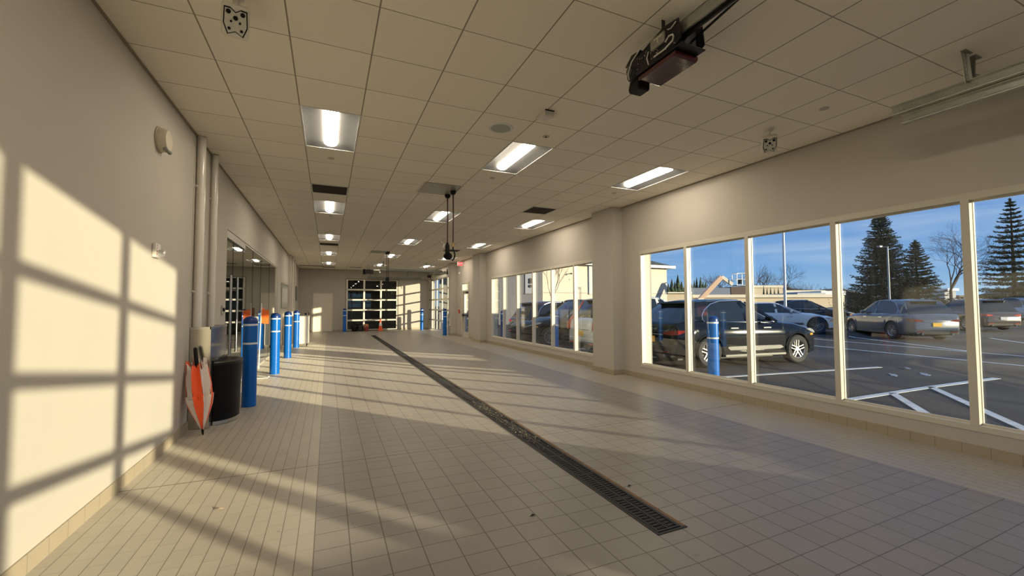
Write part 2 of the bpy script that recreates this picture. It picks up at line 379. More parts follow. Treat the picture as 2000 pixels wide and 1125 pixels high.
garage_door('door_2', lambda u, d, z: (XR+.06+d, SG[0]+u, z), 4, SG[1]-SG[0])
garage_door('door_3', lambda u, d, z: (EG[1]-u, YE-.06-d, z), 4, EG[1]-EG[0], rail=.09, stile=.10)

# man door in the back wall
fr = MB().box(BD[0]-.05, BD[0]+.01, YB-.015, YB+.12, 0, BD[2]-.01).box(BD[1]-.01, BD[1]+.05, YB-.015, YB+.12, 0, BD[2]-.01).box(BD[0]-.05, BD[1]+.05, YB-.015, YB+.12, BD[2]-.01, BD[2]+.05)
d4 = struct(fr.build('door_4', white_d)); MB().box(BD[0]+.01, BD[1]-.01, YB+.02, YB+.07, .01, BD[2]-.01).build('door_leaf', mat('door_leaf_paint', (.78, .72, .62), .5), d4)
hd = MB().lathe([(.03, 0), (.03, .012), (.012, .014), (.012, .045)], 12, Matrix.Translation((BD[0]+.1, YB+.02, 1.02)) @ Matrix.Rotation(PI/2, 4, 'X')).bar((BD[0]+.1, YB-.03, 1.02), (BD[0]+.21, YB-.03, 1.02), .016)
hd.build('door_handle', steel, d4, True)
# exit door in the right wall (aluminium and glass, with panic bar)
a, b, zt = ED
fr = MB().box(XR-.02, XR+.2, a-.05, a+.02, 0, zt-.04).box(XR-.02, XR+.2, b-.02, b+.05, 0, zt-.04).box(XR-.02, XR+.2, a-.05, b+.05, zt-.04, zt+.04).box(XR-.01, XR+.2, a, b, 2.12, 2.18)
d5 = struct(fr.build('door_5', white_p))
lf = MB().box(XR+.05, XR+.1, a+.02, a+.13, .25, 2.0).box(XR+.05, XR+.1, b-.13, b-.02, .25, 2.0).box(XR+.05, XR+.1, a+.02, b-.02, .01, .25).box(XR+.05, XR+.1, a+.02, b-.02, 2.0, 2.12)
lf.build('door_leaf', alu2, d5); MB().box(XR+.07, XR+.08, a+.12, b-.12, .24, 2.01).build('pane', M_GLASS, d5); MB().box(XR+.07, XR+.08, a+.02, b-.02, 2.18, zt-.04).build('pane', M_GLASS, d5)
pb = MB().bar((XR-.03, a+.06, 1.02), (XR-.03, b-.06, 1.02), .035, .06).box(XR-.05, XR+.05, a+.05, a+.12, .97, 1.08).box(XR-.05, XR+.05, b-.12, b-.05, .97, 1.08)
pb.build('panic_bar', blackm, d5, bevel=.004)
MB().box(XR-.05, XR+.05, a+.1, a+.35, 2.03, 2.1).build('door_closer', blackm, d5)

# ------------------------------------------------------------------ storefront glass on the left
sf = MB().box(XL-.09, XL-.02, GY0, GY0+.02, .03, GZ-.025).box(XL-.09, XL-.02, GY1-.03, GY1, .03, GZ-.025).box(XL-.09, XL-.02, GY0, GY1, GZ-.025, GZ).box(XL-.07, XL-.03, GY0, GY1, -.01, .03)
w3 = struct(sf.build('window_3', alu2))
MB().box(XL-.1, XL-.005, GY0+.02, 9.72, GZ-.13, GZ-.01).build('sliding_track_cover', mat('bronze_cover', (.22, .2, .16), .4, .5), w3)
js = [GY0+.02, 8.78, 9.72, 10.9, 12.15, 13.8, GY1-.03]
for k in range(6):
    MB().box(XL-.056, XL-.044, js[k]+.004, js[k+1]-.004, .03, GZ-.13 if k < 2 else GZ-.03).build('pane', M_SHOP, w3)
jn = MB()
for y in js[1:-1]: jn.box(XL-.06, XL-.04, y-.005, y+.005, .03, GZ-.03)
jn.build('glass_joint', dark, w3)
for y in (8.12, 8.66):
    h = MB().tube([(XL+.05, y, .68), (XL+.05, y, 1.98)], .019, 12); h.tube([(XL-.05, y, .85), (XL+.05, y, .85)], .011).tube([(XL-.05, y, 1.75), (XL+.05, y, 1.75)], .011)
    h.tube([(XL-.14, y, .68), (XL-.14, y, 1.98)], .019, 12); h.build('door_handle', steel, w3, True)
# dim showroom behind the glass
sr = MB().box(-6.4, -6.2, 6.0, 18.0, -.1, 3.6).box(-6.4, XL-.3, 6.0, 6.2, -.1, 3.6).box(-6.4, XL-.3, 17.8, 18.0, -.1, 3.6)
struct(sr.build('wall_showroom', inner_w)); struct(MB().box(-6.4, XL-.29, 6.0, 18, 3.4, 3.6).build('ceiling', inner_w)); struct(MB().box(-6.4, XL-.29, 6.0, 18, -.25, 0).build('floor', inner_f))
rd = thing('reception_desk', 'pale reception desk standing inside the dim showroom behind the glass', 'desk', (-4.2, 12.5, 0))
MB().box(-4.6, -3.9, 11.3, 13.6, .05, 1.0).build('desk_body', mat('desk_laminate', (.35, .33, .3), .5), rd); MB().box(-4.7, -3.8, 11.2, 13.7, 1.0, 1.05).build('desk_top', white_p, rd)
# dark workshop beyond the back garage door
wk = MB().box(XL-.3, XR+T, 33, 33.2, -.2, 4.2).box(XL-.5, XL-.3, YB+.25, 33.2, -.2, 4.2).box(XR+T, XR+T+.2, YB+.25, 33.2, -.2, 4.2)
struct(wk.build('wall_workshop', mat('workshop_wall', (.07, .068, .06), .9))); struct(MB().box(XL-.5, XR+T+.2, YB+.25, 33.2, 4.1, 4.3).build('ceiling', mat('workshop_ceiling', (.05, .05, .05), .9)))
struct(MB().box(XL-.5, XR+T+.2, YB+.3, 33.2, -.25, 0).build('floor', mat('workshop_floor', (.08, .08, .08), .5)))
wl = thing('work_light', 'lit fluorescent fixture glowing inside the dark workshop behind the glass garage door', 'light', (2.9, 29.5, 3.4))
MB().box(2.3, 3.5, 29.4, 29.6, 3.36, 3.42).build('housing', white_d, wl); MB().tube([(2.35, 29.5, 3.33), (3.45, 29.5, 3.33)], .025).build('lamp_tube', mat('warm_tube', emit=(1, .62, .38), es=3), wl)
for x in (2.5, 3.3): MB().bar((x, 29.5, 3.42), (x, 29.5, 4.1), .02).build('hanger', blackm, wl)

# ------------------------------------------------------------------ trench drain
td = thing('trench_drain', 'long black slotted trench drain running down the middle of the tiled floor', 'drain', (DX, 12, -.04))
y0, y1 = 2.2, 22.4
def dz(y): return fz(DX, y)
e_ = MB().box(DX-.118, DX-.096, y0, y1, -.1, -.034).box(DX+.096, DX+.112, y0, y1, -.1, -.034).box(DX-.118, DX+.14, y0-.02, y0, -.1, -.034).box(DX-.118, DX+.14, y1, y1+.02, -.1, -.034)
e_.build('drain_frame', grate_m, td)
MB().box(DX+.112, DX+.14, y0, 12.5, -.1, -.0345).build('rusty_rim', rust, td)
MB().box(DX-.0955, DX+.0955, y0, y1, -.1, -.0362).build('drain_channel', dark, td)
g = MB(); gl = .505
g.box(-.096, -.082, 0, gl-.006, -.012, .004).box(.082, .096, 0, gl-.006, -.012, .004).box(-.096, .096, 0, .012, -.012, .004).box(-.096, .096, gl-.018, gl-.006, -.012, .004).box(-.006, .006, 0, gl-.006, -.012, .004)
for k in range(26):
    yy = .020+k*.0182
    for sgn in (-1, 1):
        g.bar((sgn*.004, yy+.012, -.002), (sgn*.088, yy-.003 if k % 2 else yy+.016, -.002), .0085, .011)
g0 = g.build('grate', grate_m, td, local=True); g0.location = (0, y0-12+.003, .006)
for k in range(1, 40):
    c = g0.copy(); COL.objects.link(c); c.location = (0, y0-12+.003+k*gl, .006)
random.seed(4)
pe = MB()
for k in range(240):
    y = random.choice((4.4, 5.2, 5.9))+random.gauss(0, .2); x = DX+random.uniform(-.075, .075); s_ = random.uniform(.004, .010)
    M = Matrix.Translation((x, y, -.034+s_*.5)) @ Matrix.Rotation(random.uniform(0, 3), 4, 'Z') @ Matrix.Rotation(random.uniform(0, 1), 4, 'X')
    pe.box(-s_, s_, -s_*.7, s_*.7, -s_*.5, s_*.5, M)
tag(pe.build('gravel', mat('gravel_bits', (.15, .13, .10), .9)), 'pale gravel and leaf bits caught on the trench drain grate', 'gravel', kind='stuff')

# ------------------------------------------------------------------ bollards
def bollard():
    r = thing('bollard', '', 'bollard', group=None)
    MB().lathe([(.096, 0), (.096, 1.20), (.0955, 1.25)], 32).build('sleeve', blue, r, True, local=True)
    MB().lathe([(.0965, 1.225), (.0965, 1.25), (.09, 1.285), (.07, 1.31), (.03, 1.325), (0, 1.327)], 32).build('cap', bluecap, r, True, local=True)
    for z in (1.2, .925): MB().lathe([(.0958, z-.014), (.0972, z-.013), (.0972, z+.013), (.0958, z+.014)], 32).build('white_stripe', tapew, r, True, local=True)
    return r
bol = bollard()
inb = [(-1.055, 7.30, 'darkest nearest blue bollard beside the black trash can, two white stripes'), (-1.05, 10.50, 'sunlit blue bollard before the storefront, second in the row from the trash can'),
       (-1.04, 13.55, 'blue bollard with white stripes, third in the row along the storefront glass'), (-1.02, 16.75, 'last blue bollard of the storefront row, beside the white cabinet'),
       (.87, 25.6, 'dark shaded blue bollard at the left jamb of the back garage door'), (5.22, 25.45, 'bright blue bollard in the far right corner, before the sunlit back wall'),
       (5.33, 20.4, 'dark blue bollard standing in front of the side garage door')]
for i, (x, y, lb) in enumerate(inb):
    o = bol if i == 0 else copy_tree(bol); o.location = (x, y, fz(x, y)); o['label'] = lb; o['group'] = 'blue bollards inside the service drive'
for x, y, lb in ((6.36, 5.46, 'blue bollard outside the near windows, in front of the black SUV wheel'), (6.36, 11.15, 'shaded blue bollard outside the far windows beside the white SUV'),
                 (6.36, 15.35, 'blue bollard outside the farthest pane of the far windows')):
    o = copy_tree(bol); o.location = (x, y, -.06 if y > 6 else -.05); o['label'] = lb; o['group'] = 'blue bollards outside along the windows'
o = copy_tree(bol); o.location = (4.90, -2.45, -.06); o['label'] = 'blue bollard just outside the right jamb of the entry garage door'; o['group'] = 'blue bollards outside the entry door'
for x, y, lb in ((6.75, 21.3, 'outdoor blue bollard behind the side garage door, nearer jamb'), (6.75, 22.9, 'outdoor blue bollard behind the side garage door, farther jamb')):
    o = copy_tree(bol); o.location = (x, y, -.06); o['label'] = lb; o['group'] = 'blue bollards outside the side garage door'

# ------------------------------------------------------------------ left wall: pipes, steel guard, trash can, umbrella, devices
def riser(x, y, r, label, ztop=CZ):
    t = thing('riser_pipe', label, 'pipe', (x, y, 1.0), group='white riser pipes on the left wall')
    MB().tube([(x, y, .02), (x, y, ztop-.02)], r, 24).build('pipe', mat('gloss_white_pipe', (.70, .66, .60), .18), t, True)
    MB().lathe([(r+.002, 0), (r+.006, 0), (r+.006, .012), (r+.002, .012)], 24, Matrix.Translation((x, y, ztop-.02))).build('escutcheon', ceil_w, t, True)
    for z in (1.65, 2.95): c = MB(); c.box(XL+.001, x-r+.01, y-.03, y-.02, z-.02, z+.02).tube([(XL+.001, y-.03, z), (XL+.03, y-.045, z)], .008).build('pipe_clamp', ceil_w, t)
riser(-1.462, 6.235, .046, 'thick white vertical pipe at the wall joint, above the steel guard'); riser(-1.466, 6.92, .040, 'thinner white vertical pipe just beyond the wall joint')
sg = thing('pipe_guard', 'stainless steel pipe guard box behind the umbrella and trash can', 'guard', (-1.41, 6.57, 0))
gm = MB().box(XL+.004, -1.305, 6.155, 6.165, 0, 1.215).box(-1.31, -1.300, 6.155, 7.02, 0, 1.215).box(XL+.004, -1.30, 7.01, 7.02, 0, 1.215)
gm.build('steel_panel', mat('brushed_guard_steel', (.56, .53, .46), .2, .9, noise=.04), sg, bevel=.002)
MB().box(XL+.004, -1.298, 6.153, 6.168, 1.19, 1.222).box(-1.312, -1.296, 6.153, 7.02, 1.19, 1.222).build('top_edge', steel, sg)

tr = thing('trash_can', 'black half-round trash can with chrome base ring beside the nearest bollard', 'trash can', (-1.29, 6.62, 0))
def half(r, z0, z1, rr=None, n=28):
    rr = rr or r; b = []
    for k in range(n+1):
        t = -PI/2+PI*k/n; b.append((math.cos(t), math.sin(t)))
    mb = MB(); vs = [(a*r*.66, c*r, z0) for a, c in b]+[(a*rr*.66, c*rr, z1) for a, c in b]; m_ = n+1
    fs = [(k, k+1, m_+k+1, m_+k) for k in range(n)]+[(0, m_, 2*m_-1, m_-1), tuple(reversed(range(m_))), tuple(range(m_, 2*m_))]
    return mb.add(vs, fs)
T_ = Matrix.Translation((-1.29, 6.62, 0))
def placed(mb, M): mb.v = [tuple(M @ Vector(p)) for p in mb.v]; return mb
placed(half(.335, .045, .745, .365), T_).build('can_body', black, tr, True)
placed(half(.345, 0, .045, .343), T_).build('base_ring', steel, tr, True)
lid = MB(); n = 28; R1, R0 = .372, .20
vs = []; fs = []
for (r, z) in ((.368, .735), (.376, .745), (.376, .768), (.34, .775), (.22, .72), (.20, .70)):
    vs += [(math.cos(-PI/2+PI*k/n)*r*.66+.002, math.sin(-PI/2+PI*k/n)*r, z) for k in range(n+1)]
for i in range(5):
    for k in range(n): fs.append((i*(n+1)+k, i*(n+1)+k+1, (i+1)*(n+1)+k+1, (i+1)*(n+1)+k))
lid.add(vs, fs); placed(lid, T_).box(-1.292, -1.282, 6.25, 6.99, .735, .80).build('lid_rim', mat('black_lid', (.012, .012, .013), .35), tr, True)

# furled golf umbrella leaning against the wall
um = thing('umbrella', 'orange and white golf umbrella leaning upside down against the left wall', 'umbrella', (-1.30, 5.86, 0))
tip = Vector((-1.285, 5.84, .006)); top = Vector((-1.43, 6.05, .985)); ax = (top-tip).normalized(); ln = (top-tip).length
A = Vector((1, -.15, 0)); A = (A-ax*A.dot(ax)).normalized(); B = ax.cross(A)
MB().tube([tip+ax*.1, tip+ax*(ln-.2)], .006, 8).build('shaft', blackm, um, True)
MB().tube([tip, tip+ax*.03, tip+ax*.075], [.006, .011, .014], 10).build('tip', black, um, True)
MB().tube([tip+ax*(ln-.24), tip+ax*(ln-.22), tip+ax*(ln-.1), tip+ax*(ln-.02), tip+ax*ln], [.011, .019, .021, .021, .014], 14).build('handle', black, um, True)
def fold(k0, k1, st=None, amp=.05, seed=0):     # one gore group of the furled canopy; gores hang in deep pleats
    vs = []; fs = []; rr_ = random.Random(seed); st = st or [(.06, .014), (.16, .045), (.27, .082), (.38, .118), (.45, .128), (.56, .135), (.66, .13), (.74, .118), (.79, .10)]
    a0, a1 = k0, k1; c = 12
    for i, (h, r) in enumerate(st):
        for j in range(c+1):
            t = a0+(a1-a0)*j/c; pl = 1-.42*abs(math.sin((t-a0)/(a1-a0)*PI*1.0))*min(1, i/3)
            edge = amp*math.cos((j/c-.5)*2*PI)+(.02*rr_.uniform(-1, 1) if 0 < j < c else 0) if i == len(st)-1 else 0
            rr = r*pl*(1+(.05*math.sin(7*h*10+t*3+seed) if i > 1 else 0)); vs.append(tip+ax*(h-edge)+A*(math.cos(t)*rr)+B*(math.sin(t)*rr*.62))
    for i in range(len(st)-1):
        for j in range(c): fs.append((i*(c+1)+j, i*(c+1)+j+1, (i+1)*(c+1)+j+1, (i+1)*(c+1)+j))
    return MB().add([tuple(v) for v in vs], fs)
gores = 8
for k in range(gores):
    a0 = 2*PI*k/gores-.30; o2 = fold(a0, a0+2*PI/gores, [(.058, .017), (.15, .052), (.25, .090), (.34, .122), (.40, .139), (.43, .143)], .022, k+20).build('vent_panel', umb_o if k % 2 == 0 else umb_w, um, True); m2 = o2.modifiers.new('solid', 'SOLIDIFY'); m2.thickness = .003
    o = fold(a0, a0+2*PI/gores, None, .05+.03*((k*5) % 3-1), k).build('canopy_panel', umb_o if k % 2 == 0 else umb_w, um, True)
    sm = o.modifiers.new('solid', 'SOLIDIFY'); sm.thickness = .003
    p0 = tip+ax*.45+A*(math.cos(a0)*.126)+B*(math.sin(a0)*.079); p1 = tip+ax*.80+A*(math.cos(a0)*.102)+B*(math.sin(a0)*.064)
    MB().tube([tip+ax*.1, p0, p1, p1+ax*.02], .003, 6).build('rib', blackm, um)

# wall devices
dv = thing('emergency_light', 'ivory oval device high on the blank left wall', 'emergency light', (XL, 5.0, 3.08))
Mx = Matrix.Translation((XL, 5.0, 3.08)) @ Matrix.Rotation(PI/2, 4, 'Y')
MB().lathe([(.125, 0), (.125, .01), (.12, .014)], 32, Mx).build('backplate', mat('ivory_dark', (.42, .37, .28), .5), dv, True)
MB().lathe([(.113, .01), (.113, .045), (.095, .08), (.05, .092), (0, .094)], 32, Mx).build('housing', ivory, dv, True)
for yy in (-.05, 0, .06): q_ = MB(); q_.lathe([(.018, 0), (.018, .02), (.01, .03), (0, .03)], 12, Matrix.Translation((XL+.06, 5.0+yy, 2.992)) @ Matrix.Rotation(PI*.8, 4, 'Y')).build('lens', mat('grey_lens', (.25, .24, .22), .2), dv, True)
th = thing('fire_alarm_strobe', 'white fire alarm strobe with red lettering at the lit edge of the left wall', 'fire alarm', (XL, 5.0, 2.0))
MB().box(XL, XL+.03, 4.91, 5.04, 1.935, 2.07).build('housing', mat('strobe_white', (.74, .71, .64), .4), th, bevel=.008)
MB().lathe([(.035, 0), (.035, .03), (.028, .05), (0, .055)], 20, Matrix.Translation((XL+.022, 5.0, 1.98)) @ Matrix.Rotation(PI/2, 4, 'Y')).build('strobe_lens', mat('clear_lens', (.6, .6, .6), .1, .4), th, True)
def text(s_, size, M, m_, name, parent, ext=.001):
    cu = bpy.data.curves.new(name, 'FONT'); cu.body = s_; cu.size = size; cu.extrude = ext; cu.align_x = 'CENTER'; cu.align_y = 'CENTER'
    o = bpy.data.objects.new('t', cu); COL.objects.link(o); dg = bpy.context.evaluated_depsgraph_get()
    me = bpy.data.meshes.new_from_object(o.evaluated_get(dg)); bpy.data.objects.remove(o); me.name = name; me.materials.clear(); me.materials.append(m_)
    me.transform(parent.matrix_basis.inverted() @ M); o = bpy.data.objects.new(name, me); COL.objects.link(o); o.parent = parent; return o
def facing(n, loc, up=(0, 0, 1)):     # matrix whose +Z is n, +Y is up
    n = Vector(n).normalized(); u = Vector(up); x = u.cross(n).normalized(); y = n.cross(x)
    return Matrix(((x.x, y.x, n.x, loc[0]), (x.y, y.y, n.y, loc[1]), (x.z, y.z, n.z, loc[2]), (0, 0, 0, 1)))
for k, ch in enumerate('FIRE'): text(ch, .024, facing((1, 0, 0), (XL+.031, 4.94, 2.05-.028*k)), redm, 'lettering', th)
wp = thing('wall_push_plate', 'small steel door actuator plate on the wall beside the storefront', 'push plate', (XL, 7.8, 1.42))
MB().box(XL, XL+.02, 7.73, 7.87, 1.35, 1.49).build('plate', steel, wp, bevel=.004); MB().lathe([(.03, 0), (.03, .02), (0, .025)], 16, Matrix.Translation((XL+.018, 7.8, 1.42)) @ Matrix.Rotation(PI/2, 4, 'Y')).build('button', blackm, wp, True)
# notice frame and far left items
nb = thing('notice_board', 'grey framed glazed notice board on the left wall past the storefront', 'notice board', (XL, 17.8, 1.85))
MB().box(XL, XL+.04, 16.6, 19.1, 1.40, 1.44).box(XL, XL+.04, 16.6, 19.1, 2.26, 2.30).box(XL, XL+.04, 16.6, 16.64, 1.44, 2.26).box(XL, XL+.04, 19.06, 19.1, 1.44, 2.26).build('frame', alu, nb)
MB().box(XL, XL+.02, 16.64, 19.06, 1.44, 2.26).build('panel', mat('board_grey', (.36, .36, .34), .35), nb)
pp = MB()
for y in (16.9, 17.5, 18.1, 18.6): pp.box(XL+.02, XL+.022, y, y+.38, 1.62, 2.12)
pp.build('notice_sheet', mat('paper_grey', (.55, .54, .5), .7), nb)
struct(MB().box(XL, XL+.10, 19.35, 19.75, 0, CZ).build('wall_pilaster', wall_c))
riser(-1.40, 20.1, .045, 'white vertical pipe far down the left wall before the back corner'); riser(-1.42, 21.5, .03, 'slim white vertical pipe nearest the back corner of the left wall')
pn = thing('electrical_panel', 'narrow dark electrical panel on the far left wall near the back corner', 'panel', (XL, 23.6, 2.1))
MB().box(XL, XL+.06, 23.2, 23.9, 1.75, 2.45).build('panel_door', mat('panel_grey', (.12, .11, .10), .5), pn, bevel=.005)
pu = thing('fire_pull_station', 'small red pull station on the far left wall', 'fire alarm', (XL, 21.9, 1.35)); MB().box(XL, XL+.05, 21.82, 21.98, 1.25, 1.43).build('housing', redm, pu, bevel=.006); MB().box(XL+.05, XL+.06, 21.85, 21.95, 1.3, 1.34).build('lever', tapew, pu)
# orange flag sign on slim pole by the glass
fs_ = thing('flag_sign', 'orange flag sign on a slim white pole leaning at the storefront glass', 'sign', (-1.36, 11.6, 0))
MB().tube([(-1.475, 11.45, 0), (-1.47, 11.5, .5), (-1.455, 11.55, 1.55)], .012, 10).build('pole', tapew, fs_, True)
MB().prism([(11.57, 1.08), (11.95, 1.02), (12.02, 1.42), (11.57, 1.44)], -1.463, -1.45, 'x').prism([(-1.452, 1.07), (-1.30, 1.04), (-1.29, 1.37), (-1.452, 1.40)], 11.55, 11.562, 'y').build('flag', orange, fs_)
fp = thing('floor_bracket', 'small white metal bracket lying on the floor by the nearest bollard', 'bracket', (-1.2, 9.9, 0))
MB().box(-1.32, -1.08, 9.88, 9.94, 0, .012).box(-1.1, -1.08, 9.88, 9.94, 0, .04).build('bracket_strip', tapew, fp)
# white cabinet at the end of the storefront
cb = thing('storage_cabinet', 'white rolling cabinet behind the last storefront bollard', 'cabinet', (-.95, 17.35, 0))
MB().box(-1.3, -.64, 17.0, 17.75, .10, 1.08).build('cabinet_body', mat('cabinet_white', (.80, .75, .66), .45), cb, bevel=.006)
MB().box(-1.31, -.63, 16.99, 17.76, 1.08, 1.10).build('cabinet_top', mat('cabinet_top_white', (.74, .7, .62), .4), cb)
for x in (-1.24, -.70):
    for y in (17.07, 17.68): MB().lathe([(.04, -.012), (.04, .012)], 14, Matrix.Translation((x, y, .04)) @ Matrix.Rotation(PI/2, 4, 'Y')).bar((x, y, .04), (x, y, .1), .02).build('caster', black, cb)
MB().bar((-.635, 17.15, .55), (-.635, 17.15, .8), .012).build('door_pull', steel, cb)
ph = thing('card_terminal', 'small grey device standing on top of the white cabinet', 'device', (-.72, 17.1, 1.10))
MB().box(-.80, -.68, 17.04, 17.14, 1.10, 1.22).build('body', mat('device_grey', (.25, .24, .22), .5), ph, bevel=.01); MB().box(-.78, -.70, 17.035, 17.04, 1.15, 1.21).build('screen', black, ph)

# ------------------------------------------------------------------ ceiling fixtures
def troffer():      # recessed 2x4 fixture: frame, curved reflector wings, centre lens, housing above
    t = thing('ceiling_light', '', 'ceiling light')
    a, b, h = .29, .595, .042
    MB().box(-.305, -a, -.61, .61, -.005, .003).box(a, .305, -.61, .61, -.005, .003).box(-a, a, -.61, -b, -.005, .003).box(-a, a, b, .61, -.005, .003).build('frame', trof, t, local=True)
    rf = MB(); n = 8
    for s_ in (-1, 1):
        vs = []
        for i in range(n+1):
            x = .08+(a-.08)*i/n; zz = h*math.cos(PI/2*i/n)**.8; e_ = b-.10*zz/h
            vs += [(s_*x, -e_, zz), (s_*x, e_, zz)]
        rf.add(vs, [(2*i, 2*i+1, 2*i+3, 2*i+2) for i in range(n)])
        for q in (-1, 1):
            vs = [(s_*(.08+(a-.08)*i/n), q*(b-.10*(math.cos(PI/2*i/n)**.8)), h*math.cos(PI/2*i/n)**.8) for i in range(n+1)]+[(s_*(.08+(a-.08)*i/n), q*b, 0) for i in range(n+1)]
            rf.add(vs, [(i, i+1, n+2+i, n+1+i) for i in range(n)])
    for q in (-1, 1): rf.add([(-.08, q*b, 0), (.08, q*b, 0), (.08, q*(b-.10), h), (-.08, q*(b-.10), h)], [(0, 1, 2, 3)])
    rf.build('reflector', mat('satin_reflector', (.13, .13, .13), .6), t, True, local=True)
    d = MB(); vs = []; k = 12
    for i in range(k+1):
        g_ = PI*i/k; vs += [(-.08*math.cos(g_), -b+.10, h-.046*math.sin(g_)), (-.08*math.cos(g_), b-.10, h-.046*math.sin(g_))]
    d.add(vs, [(2*i, 2*i+1, 2*i+3, 2*i+2) for i in range(k)]+[tuple(2*i for i in range(k+1)), tuple(2*i+1 for i in reversed(range(k+1)))])
    d.build('diffuser', lamp_on, t, True, local=True)
    MB().box(-.302, .302, -.607, .607, h+.02, h+.03).box(-.302, -.298, -.607, .607, .004, h+.02).box(.298, .302, -.607, .607, .004, h+.02).box(-.298, .298, -.607, -.603, .004, h+.02).box(-.298, .298, .603, .607, .004, h+.02).build('housing', trof, t, local=True)
    return t
tl = troffer(); first = True
colname = {0: 'left row over the storefront bollards', 1: 'middle row along the drain', 2: 'right row along the windows'}
ordn = ['nearest', 'second', 'third', 'fourth', 'farthest', 'entry end']
for ci, x in enumerate((.002, 2.442, 4.882)):
    for ri in range(6):
        if ri == 5 and ci == 2: continue
        y = 5.43+4.27*ri if ri < 5 else 1.16; o = tl if first else copy_tree(tl); first = False
        o.location = (x, y, CZ); o['label'] = '%s lit rectangular ceiling light in the %s' % (ordn[ri], colname[ci]); o['group'] = 'lit ceiling troffers'
def vent(x, y, lb, w=.61, d=.61, fm=None):
    t = thing('ceiling_vent', lb, 'vent', (x, y, CZ), group='dark ceiling vents')
    MB().box(x-w/2, x+w/2, y-d/2, y-d/2+.02, CZ-.008, CZ).box(x-w/2, x+w/2, y+d/2-.02, y+d/2, CZ-.008, CZ).box(x-w/2, x-w/2+.02, y-d/2, y+d/2, CZ-.008, CZ).box(x+w/2-.02, x+w/2, y-d/2, y+d/2, CZ-.008, CZ).build('frame', fm or ceil_w, t)
    MB().box(x-w/2+.02, x+w/2-.02, y-d/2+.02, y+d/2-.02, CZ-.003, CZ+.001).build('backing', dark, t)
    s_ = MB(); k = int(d/.035)
    for i in range(k):
        yy = y-d/2+.03+i*(d-.05)/k; s_.box(x-w/2+.02, x+w/2-.02, yy, yy+.008, CZ-.008, CZ-.003)
    s_.build('louvre', mat('vent_louvre', (.06, .05, .035), .6), t)
vent(.002, 8.18, 'dark square vent between the first two lights of the left row'); vent(4.272, 8.18, 'dark square vent near the front window pillar')
vent(.002, 15.5, 'dark square vent past the third light of the left row'); vent(4.3, 15.5, 'dark square vent behind the hanging hose reel')
vent(-.55, 24.15, 'long dark slot vent at the back left ceiling corner', 1.7, .22, fm=black); vent(.0, 24.9, 'short dark slot vent just before the back wall', .62, .22, fm=black); vent(1.35, 24.3, 'dark slot vent above the back garage opener', .62, .22, fm=black)
sk = thing('ceiling_speaker', 'round grey ceiling speaker with white ring', 'speaker', (1.85, 4.52, CZ))
MB().lathe([(.115, -.006), (.145, -.008), (.15, 0)], 40, Matrix.Translation((1.85, 4.52, CZ)), cap=False).build('ring', trof, sk, True)
MB().lathe([(0, -.007), (.118, -.007), (.118, .0)], 40, Matrix.Translation((1.85, 4.52, CZ))).build('grille', mat('speaker_grille', (.44, .43, .40), .6), sk, True)
dt = thing('smoke_detector', 'small white wedge-shaped detector clipped on the ceiling grid near the speaker', 'detector', (2.15, 3.98, CZ))
MB().prism([(3.88, CZ), (4.10, CZ), (4.10, CZ-.02), (3.92, CZ-.065), (3.88, CZ-.065)], 2.10, 2.22, 'x').build('housing', mat('device_offwhite', (.66, .60, .55), .5), dt, bevel=.006); MB().box(2.105, 2.215, 3.874, 3.88, CZ-.014, CZ-.002).build('vent_slot', dark, dt)
for x, y, lb in ((2.46, 4.52, 'small round white sprinkler escutcheon with dark eye beyond the ceiling speaker'), (.01, 6.42, 'small round ceiling sprinkler cap beyond the nearest left light'), (2.46, 6.38, 'small round ceiling sprinkler cap beyond the nearest middle light'),
                 (4.9, 10.62, 'small round ceiling sprinkler cap beyond the second right light'), (2.52, 14.9, 'tiny round ceiling sprinkler cap far down the middle row'), (4.86, 2.68, 'round white sprinkler cover plate near the window wall, above the sensor'), (4.9, 6.34, 'small round ceiling sprinkler cap beyond the nearest right light'), (.03, 10.6, 'tiny round ceiling sprinkler cap beyond the second left light')):
    t = thing('sprinkler_cap', lb, 'sprinkler', (x, y, CZ), group='ceiling sprinkler caps')
    MB().lathe([(0, -.008), (.035, -.008), (.045, -.004), (.046, 0)], 24, Matrix.Translation((x, y, CZ))).build('plate', mat('sprinkler_plate', (.5, .45, .37), .5), t, True)
    if 'eye' in lb: MB().lathe([(0, -.014), (.012, -.014), (.012, -.008)], 12, Matrix.Translation((x, y, CZ))).build('eye', dark, t, True)
def sensor(x, y, z, rz, lb):
    t = thing('motion_sensor', lb, 'sensor', (x, y, CZ), rz)
    MB().lathe([(.05, 0), (.05, -.02), (.02, -.03), (.02, -.09)], 20).build('mount', ceil_w, t, True, local=True)
    R_ = Matrix.Translation((0, -.02, -.19)) @ Matrix.Rotation(math.radians(40), 4, 'X')
    MB().box(-.08, .08, -.03, .05, -.10, .10, R_).build('housing', ceil_w, t, bevel=.02, local=True, seg=3)
    po = [(-.065, .08), (-.03, .082), (0, .06), (.03, .082), (.065, .08), (.07, -.02), (.045, -.085), (0, -.06), (-.045, -.085), (-.07, -.02)]
    MB().prism(po, -.034, -.03, 'y', R_).build('gasket', black, t, local=True)
    MB().prism([(a*.9, b*.9) for a, b in po], -.038, -.033, 'y', R_).build('face_plate', mat('sensor_face', (.60, .57, .50), .5), t, local=True)
    e_ = MB()
    for px_, pz_, r_ in ((-.04, .055, .014), (.04, .055, .014), (0, .025, .014), (-.035, -.045, .009), (.035, -.045, .009), (-.025, .0, .007), (.025, 0, .007)):
        MB().lathe([(0, .0), (r_, 0), (r_, .006)], 14, R_ @ Matrix.Translation((px_, -.043, pz_)) @ Matrix.Rotation(-PI/2, 4, 'X')).build('lens', black, t, True, local=True)
